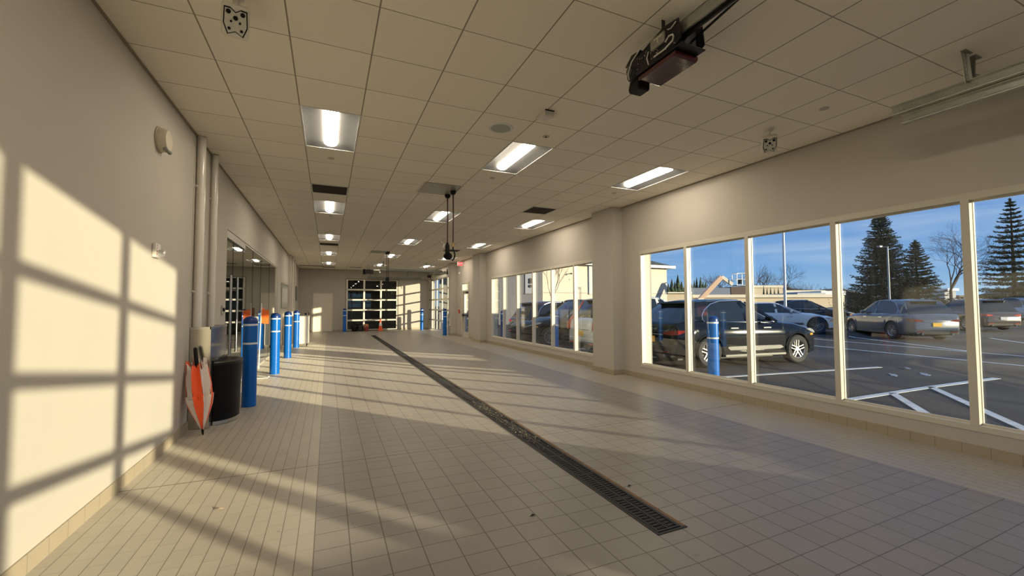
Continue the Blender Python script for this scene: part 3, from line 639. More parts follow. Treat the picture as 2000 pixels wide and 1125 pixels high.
sensor(-.60, 3.27, CZ, math.radians(10), 'white box sensor with black-edged face hanging from the ceiling near the left wall')
sensor(4.82, 3.27, CZ, math.radians(-50), 'white box sensor with black-edged face hanging beside the window wall')

def reel(x0, x1, y0, y1, hoses, lb, coup):
    t = thing('hose_reel_panel', lb, 'hose reel', ((x0+x1)/2, (y0+y1)/2, CZ), group='ceiling hose reels')
    MB().box(x0, x1, y0, y1, CZ-.012, CZ).build('panel', mat('reel_panel_grey', (.40, .38, .33), .35, .5), t, bevel=.003)
    MB().box(x0-.03, x0-.01, y0, y1, CZ-.02, CZ).box(x1+.01, x1+.03, y0, y1, CZ-.02, CZ).build('side_rail', ceil_w, t)
    for i, (x, y, zb) in enumerate(hoses):
        MB().lathe([(.05, -.012), (.055, -.03), (.04, -.07), (.02, -.08)], 20, Matrix.Translation((x, y, CZ))).build('hose_guide', black, t, True)
        MB().tube([(x, y, CZ-.06), (x+.004, y, (CZ+zb)/2), (x, y, zb)], .013, 10).build('hose', hose_m, t, True)
        if coup and i == 0:
            MB().tube([(x, y, zb), (x, y, zb-.04), (x, y, zb-.05), (x, y, zb-.2)], [.02, .03, .04, .045], 16).lathe([(0, -.07), (.05, -.06), (.08, -.02), (.085, .02), (.05, .06), (0, .07)], 18, Matrix.Translation((x+.01, y, zb-.26))).build('nozzle', black, t, True)
            MB().tube([(x-.03, y, zb-.05), (x-.10, y, zb-.01), (x-.12, y, zb+.02)], .008).tube([(x-.06, y, zb-.03), (x-.09, y, zb-.10)], .007).build('trigger_lever', alu2, t, True)
        elif coup:
            MB().tube([(x, y, zb), (x, y, zb-.08)], .018).build('brass_fitting', mat('brass', (.5, .3, .1), .35, .9), t, True)
            MB().tube([(x, y, zb-.08), (x, y, zb-.13), (x+.02, y, zb-.16), (x+.035, y, zb-.22), (x+.02, y, zb-.29), (x-.01, y, zb-.33), (x-.03, y, zb-.31)], .014, 8).build('hook', black, t, True)
        else:
            MB().tube([(x, y, zb), (x, y, zb-.05), (x, y, zb-.2), (x, y, zb-.22)], [.02, .04, .04, .02], 12).build('nozzle', black, t, True)
    return t
reel(1.49, 2.12, 7.02, 7.7, [(2.045, 7.66, 2.66), (2.07, 7.36, 2.62)], 'nearer ceiling hose reel panel with two brown hoses and black nozzle hanging', True)
reel(1.50, 2.14, 16.6, 17.35, [(2.09, 17.0, 2.58), (2.13, 16.8, 2.6)], 'farther ceiling hose reel panel with two hoses hanging before the back garage door', False)
pc_ = thing('pull_cord', 'thin pull cord with black grip and white handle below the nearer hose nozzle', 'cord', (2.045, 7.66, 2.3))
MB().tube([(2.045, 7.66, 2.36), (2.045, 7.66, 1.72)], .0035, 6).build('cord', alu, pc_); MB().tube([(2.045, 7.66, 2.15), (2.045, 7.66, 2.05)], .012, 10).build('grip', black, pc_); MB().tube([(2.045, 7.66, 2.03), (2.045, 7.66, 1.86)], .007, 8).build('white_handle', tapew, pc_)

# ------------------------------------------------------------------ garage door hardware
def c_rail(mb, p, q, h=.075, w=.05, side=(1, 0, 0)):      # C channel
    p, q, s_ = Vector(p), Vector(q), Vector(side); up = Vector((0, 0, 1))
    mb.bar(p, q, .004, h, up); mb.bar(p+s_*w/2+up*h/2, q+s_*w/2+up*h/2, w, .005, up); mb.bar(p+s_*w/2-up*h/2, q+s_*w/2-up*h/2, w, .006, up)
    mb.tube([p+s_*w-up*(h/2-.004), q+s_*w-up*(h/2-.004)], .007, 6).tube([p+s_*.0+up*(h/2), q+s_*.0+up*(h/2)], .005, 6)
tk = thing('garage_door_track', 'galvanized double track of the entry garage door under the ceiling at right', 'track', (4.93, 1.0, 3.25))
a = MB(); c_rail(a, (4.93, 2.12, 3.305), (4.93, YE+.05, 3.305), .085, .05, (-1, 0, 0)); a.build('upper_rail', alu, tk)
a = MB(); c_rail(a, (4.98, 2.06, 3.212), (4.98, YE+.05, 3.212), .08, .05, (-1, 0, 0)); a.build('lower_rail', alu, tk)
a = MB()
for y in (2.05, 1.56, .4): a.lathe([(0, 0), (.012, 0), (.012, .008)], 6, Matrix.Translation((4.925, y, 3.31)) @ Matrix.Rotation(-PI/2, 4, 'Y')).lathe([(0, 0), (.012, 0), (.012, .008)], 6, Matrix.Translation((4.975, y-.03, 3.212)) @ Matrix.Rotation(-PI/2, 4, 'Y'))
a.build('bolt', steel, tk)
def slotted(mb, mh, p, q, w=.05, up=(0, -1, 0), n=12, lip=(1, 0, 0)):
    p, q = Vector(p), Vector(q); mb.bar(p, q, w, .004, up)
    l_ = Vector(lip); mb.bar(p+l_*w/2, q+l_*w/2, .004, .04, up)
    d = (q-p); u_ = Vector(up).normalized()
    for k in range(n):
        c = p+d*((k+.5)/n); mh.lathe([(0, 0), (.010, 0), (.010, .001)], 8, facing(u_, c+u_*.0025))
a = MB(); mh = MB()
slotted(a, mh, (4.845, 1.60, CZ), (4.90, 1.60, 3.33), .085, (0, -1, 0), 8, (1, 0, 0)); a.build('hanger_angle', alu, tk); mh.build('slot', mat('slot_bright', (.75, .72, .62), .6), tk)
a = MB(); mh = MB(); slotted(a, mh, (5.03, 1.60, CZ), (5.00, 1.60, 3.33), .075, (0, -1, 0), 8, (-1, 0, 0)); a.build('hanger_angle', mat('dark_galv', (.2, .2, .18), .4, .7), tk); mh.build('slot', MATS['slot_bright'], tk)
MB().box(4.79, 4.92, 1.565, 1.60, CZ-.006, CZ).box(4.97, 5.09, 1.565, 1.60, CZ-.006, CZ).build('ceiling_plate', alu, tk)
a = MB(); a.bar((5.0, 1.62, 3.44), (5.62, 1.70, 3.57), .04, .01).build('sway_brace', alu, tk)
sl = thing('ceiling_slot_vent', 'long dark linear slot diffuser in the ceiling above the right track', 'vent', (5.6, .3, CZ))
MB().box(5.53, 5.66, -1.5, 1.78, CZ-.05, CZ).build('housing', mat('slot_dark_grey', (.11, .10, .085), .5), sl)
tk2 = thing('garage_door_track', 'second galvanized track of the entry garage door beyond the left jamb', 'track', (-.12, 1.0, 3.25))
a = MB(); c_rail(a, (.14, .2, 3.305), (.14, YE+.05, 3.305), .085, .05, (1, 0, 0)); a.build('upper_rail', alu, tk2)
MB().bar((.14, .0, 3.34), (.14, .0, CZ), .04, .01).build('hanger_angle', alu, tk2)

# opener near the camera
op = thing('garage_door_opener', 'black garage door opener with dark red cover under the near ceiling', 'door opener', (2.35, 2.35, 3.4))
OX = 2.29
MB().box(OX-.042, OX-.036, YE+.1, 2.18, 3.39, 3.47).box(OX+.030, OX+.036, YE+.1, 2.18, 3.39, 3.47).box(OX-.042, OX+.036, YE+.1, 2.18, 3.465, 3.47).box(OX-.042, OX-.026, YE+.1, 2.18, 3.385, 3.39).box(OX+.02, OX+.036, YE+.1, 2.18, 3.385, 3.39).build('rail', alu, op)
MB().bar((OX+.0, YE+.1, 3.375), (OX+.0, 2.16, 3.375), .014, .02).build('chain', blackm, op)
MB().bar((OX+.055, YE+.1, 3.41), (OX+.055, 1.7, 3.41), .010).bar((OX+.055, 1.7, 3.41), (OX+.09, 2.2, 3.37), .012).build('cable', black, op)
OX = 2.335; pr = [(2.10, 3.33), (2.16, 3.30), (2.54, 3.29), (2.62, 3.33), (2.64, 3.37), (2.58, 3.42), (2.42, 3.465), (2.26, 3.50), (2.12, 3.48)]
MB().prism(pr, OX-.125, OX-.118, 'x').prism(pr, OX+.10, OX+.107, 'x').box(OX-.125, OX+.107, 2.10, 2.58, 3.285, 3.295).build('chassis', blackm, op, bevel=.004)
MB().box(OX-.11, OX+.09, 2.16, 2.34, 3.30, 3.46).build('capacitor_box', black, op, bevel=.012); MB().box(OX-.11, OX+.06, 2.38, 2.54, 3.30, 3.43).build('gear_box', black, op, bevel=.02)
MB().prism([(2.17, 3.25), (2.17, 3.28), (2.56, 3.28), (2.56, 3.25), (2.54, 3.243), (2.19, 3.243)], OX-.11, OX+.11, 'x').build('red_cover', red_cover, op, bevel=.006)
text('LiftMaster', .021, facing((0, 0, -1), (2.39, 2.245, 3.2420), (0, -1, 0)), mat('logo_silver', (.5, .46, .4), .4), 'lettering', op)
a = MB(); M_ = facing((0, 0, -1), (2.39, 2.245, 3.2422), (0, -1, 0))
for (x0, x1, y0_, y1_) in ((-.064, .064, .013, .015), (-.064, .064, -.015, -.013), (-.064, -.062, -.015, .015), (.062, .064, -.015, .015)): a.box(x0, x1, y0_, y1_, 0, .0008, M_)
a.build('logo_border', MATS['logo_silver'], op)
MB().lathe([(0, -.07), (.05, -.07), (.068, -.05), (.068, .05), (.055, .07), (0, .07)], 24, facing((-.93, .25, 0), (2.28, 2.62, 3.345))).build('motor', blackm, op, True)
MB().prism([(2.575, 3.205), (2.69, 3.205), (2.70, 3.24), (2.68, 3.30), (2.57, 3.30)], 2.24, 2.36, 'x').build('motor_base', black, op, bevel=.012)
MB().lathe([(0, 0), (.036, 0), (.036, .014), (.018, .018), (.016, .026), (0, .026)], 24, facing((-.93, .25, 0), (2.212, 2.638, 3.36))).build('motor_cap', mat('motor_grey', (.12, .12, .11), .4), op, True)
MB().lathe([(0, 0), (.062, 0), (.07, .015), (.07, .03), (.035, .04), (0, .04)], 28, Matrix.Translation((OX+.10, 2.235, 3.37)) @ Matrix.Rotation(PI/2, 4, 'Y')).build('chain_wheel', blackm, op, True)
MB().box(OX+.105, OX+.135, 2.22, 2.32, 3.28, 3.34).lathe([(0, 0), (.03, 0), (.03, .04), (0, .04)], 16, Matrix.Translation((OX+.11, 2.3, 3.30)) @ Matrix.Rotation(PI/2, 4, 'Y')).build('limit_switch', black, op, bevel=.006)
MB().box(OX-.145, OX-.125, 2.24, 2.38, 3.375, 3.455).build('terminal_box', mat('terminal_grey', (.30, .29, .25), .4, .3), op, bevel=.004)
a = MB().box(OX-.1465, OX-.145, 2.26, 2.34, 3.432, 3.439).box(OX-.1465, OX-.145, 2.30, 2.308, 3.40, 3.439); a.build('wiring_label', mat('label_pale', (.7, .66, .5), .6), op)
for pts, rr in (([(OX-.13, 2.36, 3.48), (OX-.15, 2.48, 3.46), (OX-.155, 2.58, 3.40), (OX-.15, 2.63, 3.33), (OX-.13, 2.64, 3.29)], .005), ([(OX-.13, 2.24, 3.37), (OX-.15, 2.19, 3.378), (OX-.155, 2.15, 3.365), (OX-.155, 2.14, 3.345), (OX-.15, 2.155, 3.325), (OX-.14, 2.24, 3.315), (OX-.13, 2.36, 3.325)], .006), ([(OX-.127, 2.42, 3.40), (OX-.135, 2.43, 3.35), (OX-.127, 2.42, 3.30)], .005), ([(OX-.13, 2.14, 3.46), (OX-.14, 2.18, 3.43), (OX-.13, 2.22, 3.45)], .004)):
    MB().tube(pts, rr).build('wire', mat('wire_white', (.55, .55, .50), .5), op, True)
a = MB(); random.seed(2)
for k in range(26):
    yy, zz = random.uniform(2.14, 2.56), random.uniform(3.31, 3.42); a.lathe([(0, 0), (.005, 0), (.005, .003), (0, .004)], 6, facing((-1, 0, 0), (OX-.1255, yy, zz)))
a.build('screw', steel, op)
MB().prism([(2.58, 3.41), (2.70, 3.425), (2.62, 3.485), (2.52, 3.475)], OX-.12, OX+.02, 'x').build('bracket', blackm, op)
for sx_ in (-.09, .08): MB().bar((OX+sx_, 2.3, 3.44), (OX+sx_, 2.3, CZ), .03, .005, (0, 1, 0)).build('hanger_strap', blackm, op)

# side garage door: curved tracks, shaft, opener
def bend_track(y, z, xe, side, nm, lb):
    t = thing('garage_door_track', lb, 'track', (4.2, y, z))
    r = .38; pts = [(XR-.03, y, .25), (XR-.03, y, z-r)]+[(XR-.03-r+r*math.cos(k*PI/16), y, z-r+r*math.sin(k*PI/16)) for k in range(1, 9)]+[(xe, y, z)]
    a = MB(); P_ = [Vector(p) for p in pts]
    for k in range(len(P_)-1):
        a.bar(P_[k], P_[k+1], .05, .006, (0, 0, 1) if abs((P_[k+1]-P_[k]).normalized().z) < .7 else (1, 0, 0))
        for s2 in (-.024, .024):
            o_ = Vector((0, s2, 0)); a.tube([P_[k]+o_, P_[k+1]+o_], .008, 6)
    a.build('rail', mat('track_steel', (.20, .21, .19), .45, .6), t)
    a = MB()
    a.box(xe-.02, 5.2, y-.005, y+.005, z, z+.10); a.build('stiffener', MATS['track_steel'], t)
    for x in (xe+.15, 4.4): MB().bar((x, y, z+.08), (x, y, CZ), .04, .006, (0, 1, 0)).build('hanger_angle', MATS['track_steel'], t)
    a = MB()
    for zz in BZ[1:-1]: a.box(XR-.07, XR+.06, y-.03, y+.03, zz-.03, zz+.03)
    a.build('roller', blackm, t)
bend_track(20.46, 3.13, 2.22, 1, 'near', 'nearer horizontal track of the side garage door, ending beside the hose'); bend_track(25.68, 3.09, 2.1, -1, 'far', 'farther curved track of the side garage door in the back corner')
sh = thing('door_spring_shaft', 'torsion shaft with black drums above the side garage door', 'spring shaft', (XR-.12, 22.7, 3.25))
MB().tube([(XR-.12, 20.5, 3.27), (XR-.12, 25.65, 3.27)], .016, 10).build('shaft', alu, sh); MB().tube([(XR-.12, 21.6, 3.27), (XR-.12, 24.0, 3.27)], .035, 14).build('spring', blackm, sh, True)
for y in (20.56, 25.55): MB().lathe([(.05, -.05), (.085, -.04), (.07, 0), (.085, .04), (.05, .05)], 20, Matrix.Translation((XR-.12, y, 3.27)) @ Matrix.Rotation(PI/2, 4, 'X')).build('drum', black, sh, True)
MB().box(XR-.16, XR-.004, 20.6, 20.66, 3.2, 3.34).box(XR-.16, XR-.004, 25.4, 25.44, 3.2, 3.34).build('mounting_plate', blackm, sh)
MB().tube([(XR-.2, 24.3, 3.28), (XR-.35, 24.3, 3.22), (XR-.3, 24.3, 3.0), (XR-.1, 24.3, 2.92), (XR-.06, 24.3, 2.8)], .018, 8).build('release_arm', black, sh, True)
op2 = thing('garage_door_opener', 'small black garage door opener hanging far away before the back garage door', 'door opener', (1.9, 22.7, 3.2))
MB().box(2.1, XR-.1, 22.66, 22.74, 3.30, 3.36).build('rail', MATS['track_steel'], op2); MB().box(1.72, 2.12, 22.5, 22.9, 3.12, 3.33).build('motor_head', blackm, op2, bevel=.01); MB().box(1.6, 1.74, 22.45, 22.62, 3.08, 3.34).build('motor', black, op2, bevel=.02)
MB().tube([(1.85, 22.7, 3.33), (1.85, 22.7, CZ)], .012).tube([(1.95, 22.7, 3.33), (1.95, 22.7, CZ)], .012).build('hanger_strap', blackm, op2)
op3 = thing('garage_door_rail', 'grey opener rail hanging above the back garage door', 'rail', (3.0, 25.0, 3.3))
MB().box(2.55, 2.63, 23.9, YB-.02, 3.28, 3.34).build('rail', alu, op3); MB().bar((2.59, 24.1, 3.34), (2.59, 24.1, CZ), .03, .006).build('hanger_angle', alu, op3)

# exit sign, strobe, pull station on the right wall
es_ = thing('exit_sign', 'small red EXIT sign above the glass exit door', 'exit sign', (XR, 18.5, 3.4))
MB().box(5.46, XR, 18.66, 18.70, 3.30, 3.50).build('housing', ceil_w, es_, bevel=.004)
MB().box(5.48, 5.70, 18.652, 18.66, 3.32, 3.48).build('sign_face', exit_red, es_); text('EXIT', .10, facing((0, -1, 0), (5.59, 18.651, 3.40)), mat('exit_pink', (.9, .5, .5), .5, emit=(1, .45, .45), es=.8), 'lettering', es_)
st_ = thing('wall_strobe', 'round white strobe on the wall left of the glass exit door', 'fire alarm', (XR, 19.35, 3.02)); MB().lathe([(0, 0), (.07, 0), (.07, .03), (.04, .05), (0, .05)], 24, Matrix.Translation((XR, 19.35, 3.02)) @ Matrix.Rotation(-PI/2, 4, 'Y')).build('housing', tapew, st_, True); MB().lathe([(0, 0), (.03, 0), (.02, .02), (0, .02)], 16, Matrix.Translation((XR-.05, 19.35, 3.02)) @ Matrix.Rotation(-PI/2, 4, 'Y')).build('lens', steel, st_, True)
ps = thing('fire_pull_station', 'small dark red pull station between the pier and the exit door', 'fire alarm', (XR, 19.4, 1.2)); MB().box(XR-.05, XR, 19.33, 19.47, 1.1, 1.27).build('housing', redm, ps, bevel=.006); MB().box(XR-.06, XR-.05, 19.35, 19.45, 1.15, 1.18).build('lever', tapew, ps)
bx_ = thing('door_control_box', 'small grey control box at the side garage door jamb', 'control box', (5.6, 20.3, .6)); MB().box(5.47, 5.53, 20.05, 20.25, .45, .85).build('housing', ceil_w, bx_, bevel=.006); MB().box(5.465, 5.47, 20.1, 20.2, .6, .7).build('button_panel', blackm, bx_)
ps2 = thing('key_switch', 'small grey wall switch beside the back man door', 'switch', (.6, YB, 1.2)); MB().box(-1.1, -.98, YB-.03, YB, .98, 1.1).build('housing', blackm, ps2, bevel=.004); MB().box(-1.06, -1.02, YB-.036, YB-.03, 1.02, 1.06).build('rocker', steel, ps2)

# traffic cone and clutter at the back
cn = thing('traffic_cone', 'orange traffic cone with white band before the back garage door', 'traffic cone', (2.86, 25.85, 0))
T_ = Matrix.Translation((2.86, 25.85, 0))
MB().box(2.70, 3.02, 25.69, 26.01, 0, .03).build('base', orange, cn, bevel=.008)
MB().lathe([(.125, .03), (.03, .70), (.02, .71), (0, .71)], 28, T_).build('cone', mat('cone_orange', (.95, .12, .03), .45), cn, True)
MB().lathe([(.0905, .29), (.093, .28), (.0665, .45), (.064, .46)], 28, T_).build('white_band', tapew, cn, True)
for (x, w, h, m_, lb, nm, ct) in ((1.42, .30, .30, black, 'low black bin on the floor at the foot of the back garage door', 'storage_bin', 'bin'), (1.76, .30, .34, mat('dark_bag', (.02, .018, .02), .6), 'black bag slumped beside the bin at the back garage door', 'black_bag', 'bag')):
    t = thing(nm, lb, ct, (x, 25.8, 0))
    MB().lathe([(w*.42, 0), (w*.52, .02), (w*.55, h*.5), (w*.5, h*.9), (w*.3, h), (0, h)], 20, Matrix.Translation((x, 25.8, 0))).build('body', m_, t, True)
    MB().tube([(x-.08, 25.8, h-.02), (x, 25.8, h+.07), (x+.08, 25.8, h-.02)], .01).build('carry_handle', black, t, True)
t = thing('cardboard_box', 'small orange and brown box on the floor behind the black bag', 'box', (2.03, 25.85, 0)); MB().box(1.96, 2.18, 25.75, 26.0, 0, .40).build('carton', mat('orange_carton', (.55, .20, .06), .7), t, bevel=.004); MB().box(2.04, 2.08, 25.745, 26.005, .0, .402).build('tape', mat('tape_brown', (.5, .35, .2), .4), t)
t = thing('gas_jug', 'dark red jug with pale cap on the floor beside the traffic cone', 'jug', (2.10, 25.6, 0)); MB().lathe([(.08, 0), (.10, .02), (.10, .22), (.04, .28), (.03, .32), (0, .32)], 18, Matrix.Translation((2.06, 25.6, 0))).build('jug_body', mat('jug_red', (.25, .03, .03), .4), t, True); MB().lathe([(.035, .30), (.035, .34), (0, .35)], 14, Matrix.Translation((2.06, 25.6, 0))).build('cap', mat('jug_pink', (.8, .4, .45), .4), t, True)

# small litter on the floor
random.seed(9)
for (x, y, lb) in ((-.70, 3.70, 'pale dried leaf on the light tiles near the left wall'), (1.05, 5.85, 'tiny pale leaf scrap on the tiles left of the drain'), (-.68, 8.42, 'small black scrap on the light tiles beside the nearest bollards'), (2.32, 2.85, 'tiny dark scrap on the tiles just right of the drain end'), (1.36, 2.73, 'tiny dark scrap on the tiles left of the drain end')):
    mb = MB(); vs = [(x-.022, y, .004), (x, y-.008, .009), (x+.024, y+.007, .005), (x+.0, y+.012, .011), (x-.01, y+.008, .006)]; zo = fz(x, y)
    mb.add([(a_, b_, c_+zo) for a_, b_, c_ in vs], [(0, 1, 2, 3), (0, 3, 4)]); o = mb.build('leaf' if 'leaf' in lb else 'paper_scrap', mat('dry_leaf', (.45, .36, .24), .8) if 'leaf' in lb else blackm); tag(o, lb, 'leaf' if 'leaf' in lb else 'scrap', 'litter on the tiled floor')
    md = o.modifiers.new('s', 'SOLIDIFY'); md.thickness = .002
#EXTERIOR
# ------------------------------------------------------------------ ground outside
def gz(x, y=20): return -.06+(0 if x < 12 else min(.30, .018*(x-12)))*max(0, min(1, (y-11.4)/2))
m = MB(); xs = [XR+.02, 12, 28.667, 500]
for i in range(3):
    a, b = xs[i], xs[i+1]
    for c, d in ((-300, 11.4), (11.4, 13.4), (13.4, 500)): m.add([(a, c, gz(a, c)), (b, c, gz(b, c)), (b, d, gz(b, d)), (a, d, gz(a, d))], [(0, 1, 2, 3)])
m.add([(-400, YB+8, -.3), (XR+.02, YB+8, -.3), (XR+.02, 500, -.3), (-400, 500, -.3)], [(0, 1, 2, 3)])
m.add([(-400, -300, -.3), (XR+.02, -300, -.3), (XR+.02, YE-.3, -.06), (-400, YE-.3, -.06)], [(0, 1, 2, 3)])
struct(m.build('ground', M_ASPH))
struct(MB().box(XR+T, XR+T+.35, YE-.3, ED[0]-.3, -.2, -.045).build('curb', mat('concrete', (.30, .28, .25), .85, noise=.1)))
def stripe(mb, p, q, w=.11):
    p = Vector((p[0], p[1], 0)); q = Vector((q[0], q[1], 0)); n = max(1, int((q-p).length/.8))
    for k in range(n):
        a = p.lerp(q, k/n); b = p.lerp(q, (k+1)/n); a.z = gz(a.x, a.y)+.006; b.z = gz(b.x, b.y)+.006; mb.bar(a, b, w, .006)
gl_ = [((7.3, 4.02), (10.2, 4.0)), ((10.2, 4.0), (7.2, 1.75)), ((8.9, 4.0), (7.7, 3.1)), ((10.2, 4.0), (12.6, 3.9)), ((7.0, .9), (10.0, 2.6)), ((7.2, 1.75), (6.6, 1.3))]
for p, q in gl_[:5]:
    mb = MB(); stripe(mb, p, q, .12); struct(mb.build('road_marking', wh_line))
for y in (6.4, 9.75, 12.55, 15.4):
    mb = MB(); stripe(mb, (7.2, y), (12.3, y-.65)); struct(mb.build('road_marking', wh_line))
for p, q in (((19, 6.5), (24, 14)), ((15.5, 3), (17, 14)), ((18, 2), (20, 14)), ((21.5, 4.5), (27, 8.5)), ((24, 2.5), (30, 7))):
    mb = MB(); stripe(mb, p, q, .12); struct(mb.build('road_marking', wh_line))
for x, y, s_ in ((11.2, 5.0, .28), (12.6, 5.35, .22), (11.9, 4.75, .3)):
    rp_ = random.Random(int(x*10)); pl_ = [(s_*rp_.uniform(.35, 1.1)*math.cos(k*PI/8), s_*rp_.uniform(.35, 1.1)*math.sin(k*PI/8)) for k in range(16)]
    mb = MB().prism(pl_, .0, .004, 'z', Matrix.Translation((x, y, gz(x)+.002)) @ Matrix.Rotation(.6, 4, 'Z') @ Matrix.Diagonal((1, .28, 1, 1)))
    tag(mb.build('puddle', mat('thin_ice', (.55, .60, .68), .15)), 'pale icy puddle patch on the asphalt outside the near windows', 'puddle', 'icy puddles outside', 'stuff')

# ------------------------------------------------------------------ vehicles
gl_car = mat('car_glass', (.012, .016, .02), .06, spec=.8); tyre_m = mat('tyre_rubber', (.02, .02, .021), .8); chrome = mat('chrome', (.75, .75, .75), .12, 1.0)
rim_m = mat('alloy_rim', (.55, .54, .52), .3, .8); rim_d = mat('dark_rim', (.22, .22, .23), .3, .8); plate_y = mat('plate_gold', (.95, .50, .02), .5); plate_w = mat('plate_white', (.7, .7, .68), .5)
tail_m = mat('tail_lens', (.22, .02, .015), .12, coat=.5); tail_lit = mat('tail_lens_bright', (.75, .10, .05), .2, coat=.3); head_m = mat('head_lens', (.6, .62, .64), .08, .5); amber = mat('amber_lens', (.9, .35, .02), .2); cladding = mat('dark_cladding', (.018, .018, .019), .6)
def lerp_t(tab, x):
    for (x0, v0), (x1, v1) in zip(tab, tab[1:]):
        if x <= x1:
            t = max(0, min(1, (x-x0)/(x1-x0+1e-9))); t = t*t*(3-2*t) if len(tab) > 2 else t; return v0+(v1-v0)*t
    return tab[-1][1]
def band(pts, th=.02):     # a lamp lens wrapped along the body side
    n = len(pts); vs = []; fs = []
    for x, y, a, b in pts:
        k = th/max(1e-6, math.hypot(x, y)); vs += [(x, y, a), (x, y, b), (x*(1-k), y*(1-k*3), b), (x*(1-k), y*(1-k*3), a)]
    for i in range(n-1):
        for k in range(4): k2 = (k+1) % 4; fs.append((4*i+k, 4*i+k2, 4*i+4+k2, 4*i+4+k))
    return MB().add(vs, fs+[(0, 1, 2, 3), (4*n-1, 4*n-2, 4*n-3, 4*n-4)])
def car(name, label, loc, az, paint, Ln=4.7, Wd=1.92, H=1.64, wb=2.82, wr=.37, belt=1.02, fast=.5, plate=plate_y, tall_tail=False, rim=rim_m, group=None, spokes=5, tail=None):
    """x forward, y left. az = heading clockwise from +Y seen from above"""
    tail = tail or tail_m
    t = thing(name, label, 'car', loc, PI/2-az, group)
    h = Ln/2; ax_f = h-.90; ax_r = ax_f-wb; hwm = Wd/2
    ws_b = ax_f-.62; ws_t = ws_b-.85; rr_t = -h+.42+fast*.55; rr_b = -h+.16
    top = [(-h, belt-.22), (-h+.10, belt-.02), (-h+.5, belt+.02), (0, belt-.01), (ws_b, belt-.03), (ws_b+.45, belt-.07), (h-.35, belt-.20), (h-.1, belt-.30), (h, belt-.42)]
    hw = [(-h, hwm*.80), (-h+.12, hwm*.91), (-h+.5, hwm*.985), (-.4, hwm), (1.0, hwm), (h-.55, hwm*.97), (h-.2, hwm*.87), (h, hwm*.68)]
    def arch(x, r=wr+.055):
        z = .25
        for c in (ax_f, ax_r):
            d = abs(x-c)
            if d < r: z = max(z, wr+math.sqrt(r*r-d*d))
        if x < -h+.3: z = max(z, .30)
        if x > h-.3: z = max(z, .27)
        return z
    xs_ = sorted(set([round(-h+Ln*i/70, 4) for i in range(71)]+[c+s_*(wr+.055)*math.cos(a*PI/16) for c in (ax_f, ax_r) for s_ in (-1, 1) for a in range(9)]))
    ring = 13; vs = []; fs = []
    for x in xs_:
        w, zt, zb = lerp_t(hw, x), lerp_t(top, x), arch(x); zm = max(zb+.01, .62*belt)
        half_ = [(0, zb+.0), (w*.93, zb), (w*.985, zb+.02), (w, min(zm, zt-.2)+.0 if zb < zt-.25 else zb+.03), (w*.99, max(zb+.04, zt-.12)), (w*.945, max(zb+.05, zt-.03)), (w*.86, zt+.005), (0, zt+.03)]
        if x > ws_b: half_[-1] = (0, zt+.045)
        full = half_+[(-a, b) for a, b in reversed(half_[1:-1])]
        vs += [(x, a, b) for a, b in full]; ring = len(full)
    for i in range(len(xs_)-1):
        for k in range(ring): k2 = (k+1) % ring; fs.append((i*ring+k, i*ring+k2, (i+1)*ring+k2, (i+1)*ring+k))
    fs += [tuple(range(ring)), tuple((len(xs_)-1)*ring+k for k in reversed(range(ring)))]
    MB().add(vs, fs).build('body', paint, t, True, local=True)
    MB().box(-h+.25, h-.25, -hwm*.72, hwm*.72, .18, .55).build('underbody', cladding, t, local=True)
    # greenhouse
    rz_ = [(rr_b, belt-.02), (rr_t, H-.07), (rr_t+.5, H-.01), (-.1, H), (ws_t-.1, H-.03), (ws_t, H-.06), (ws_b, belt-.04)]
    gx = [rr_b, rr_b+(rr_t-rr_b)*.33, rr_b+(rr_t-rr_b)*.66, rr_t, rr_t+.25, rr_t+.55, (rr_t+ws_t)/2, ws_t-.4, ws_t-.1, ws_t, ws_t+(ws_b-ws_t)*.33, ws_t+(ws_b-ws_t)*.66, ws_b]
    def rz(x):
        for (x0, v0), (x1, v1) in zip(rz_, rz_[1:]):
            if x <= x1+1e-6: return v0+(v1-v0)*(x-x0)/(x1-x0)
        return rz_[-1][1]
    def sec(x, off=0):
        zt = rz(x); f = max(0, (zt-belt)/(H-belt)); wb_ = lerp_t(hw, x)*.90; wt = wb_-(wb_-hwm*.66)*f
        return wb_+off, wt+off, zt+off
    vs = []; fs = []
    for x in gx:
        wb_, wt, zt = sec(x); wm = wb_+(wt-wb_)*.5+.01
        vs += [(x, wb_, belt-.06), (x, wm, (belt+zt)/2), (x, wt, zt-.035), (x, wt-.10, zt), (x, 0, zt+.018), (x, -wt+.10, zt), (x, -wt, zt-.035), (x, -wm, (belt+zt)/2), (x, -wb_, belt-.06)]
    for i in range(len(gx)-1):
        for k in range(8): fs.append((i*9+k, i*9+k+1, i*9+k+10, i*9+k+9))
        fs.append((i*9+8, i*9, i*9+9, i*9+17))
    fs += [tuple(range(9)), tuple((len(gx)-1)*9+k for k in range(9))]
    MB().add(vs, fs).build('window_glass', gl_car, t, True, local=True)
    vs = []; fs = []; rx = [x for x in gx if rr_t-.02 <= x <= ws_t+.02]
    for x in rx:
        wb_, wt, zt = sec(x, .006); vs += [(x, wt+.004, zt-.075), (x, wt, zt-.032), (x, wt-.10, zt+.003), (x, 0, zt+.022), (x, -wt+.10, zt+.003), (x, -wt, zt-.032), (x, -wt-.004, zt-.075)]
    for i in range(len(rx)-1):
        for k in range(6): fs.append((i*7+k, i*7+k+1, i*7+k+8, i*7+k+7))
    ro = MB().add(vs, fs).build('roof', paint, t, True, local=True)
    md = ro.modifiers.new('s', 'SOLIDIFY'); md.thickness = .012
    pl = MB()
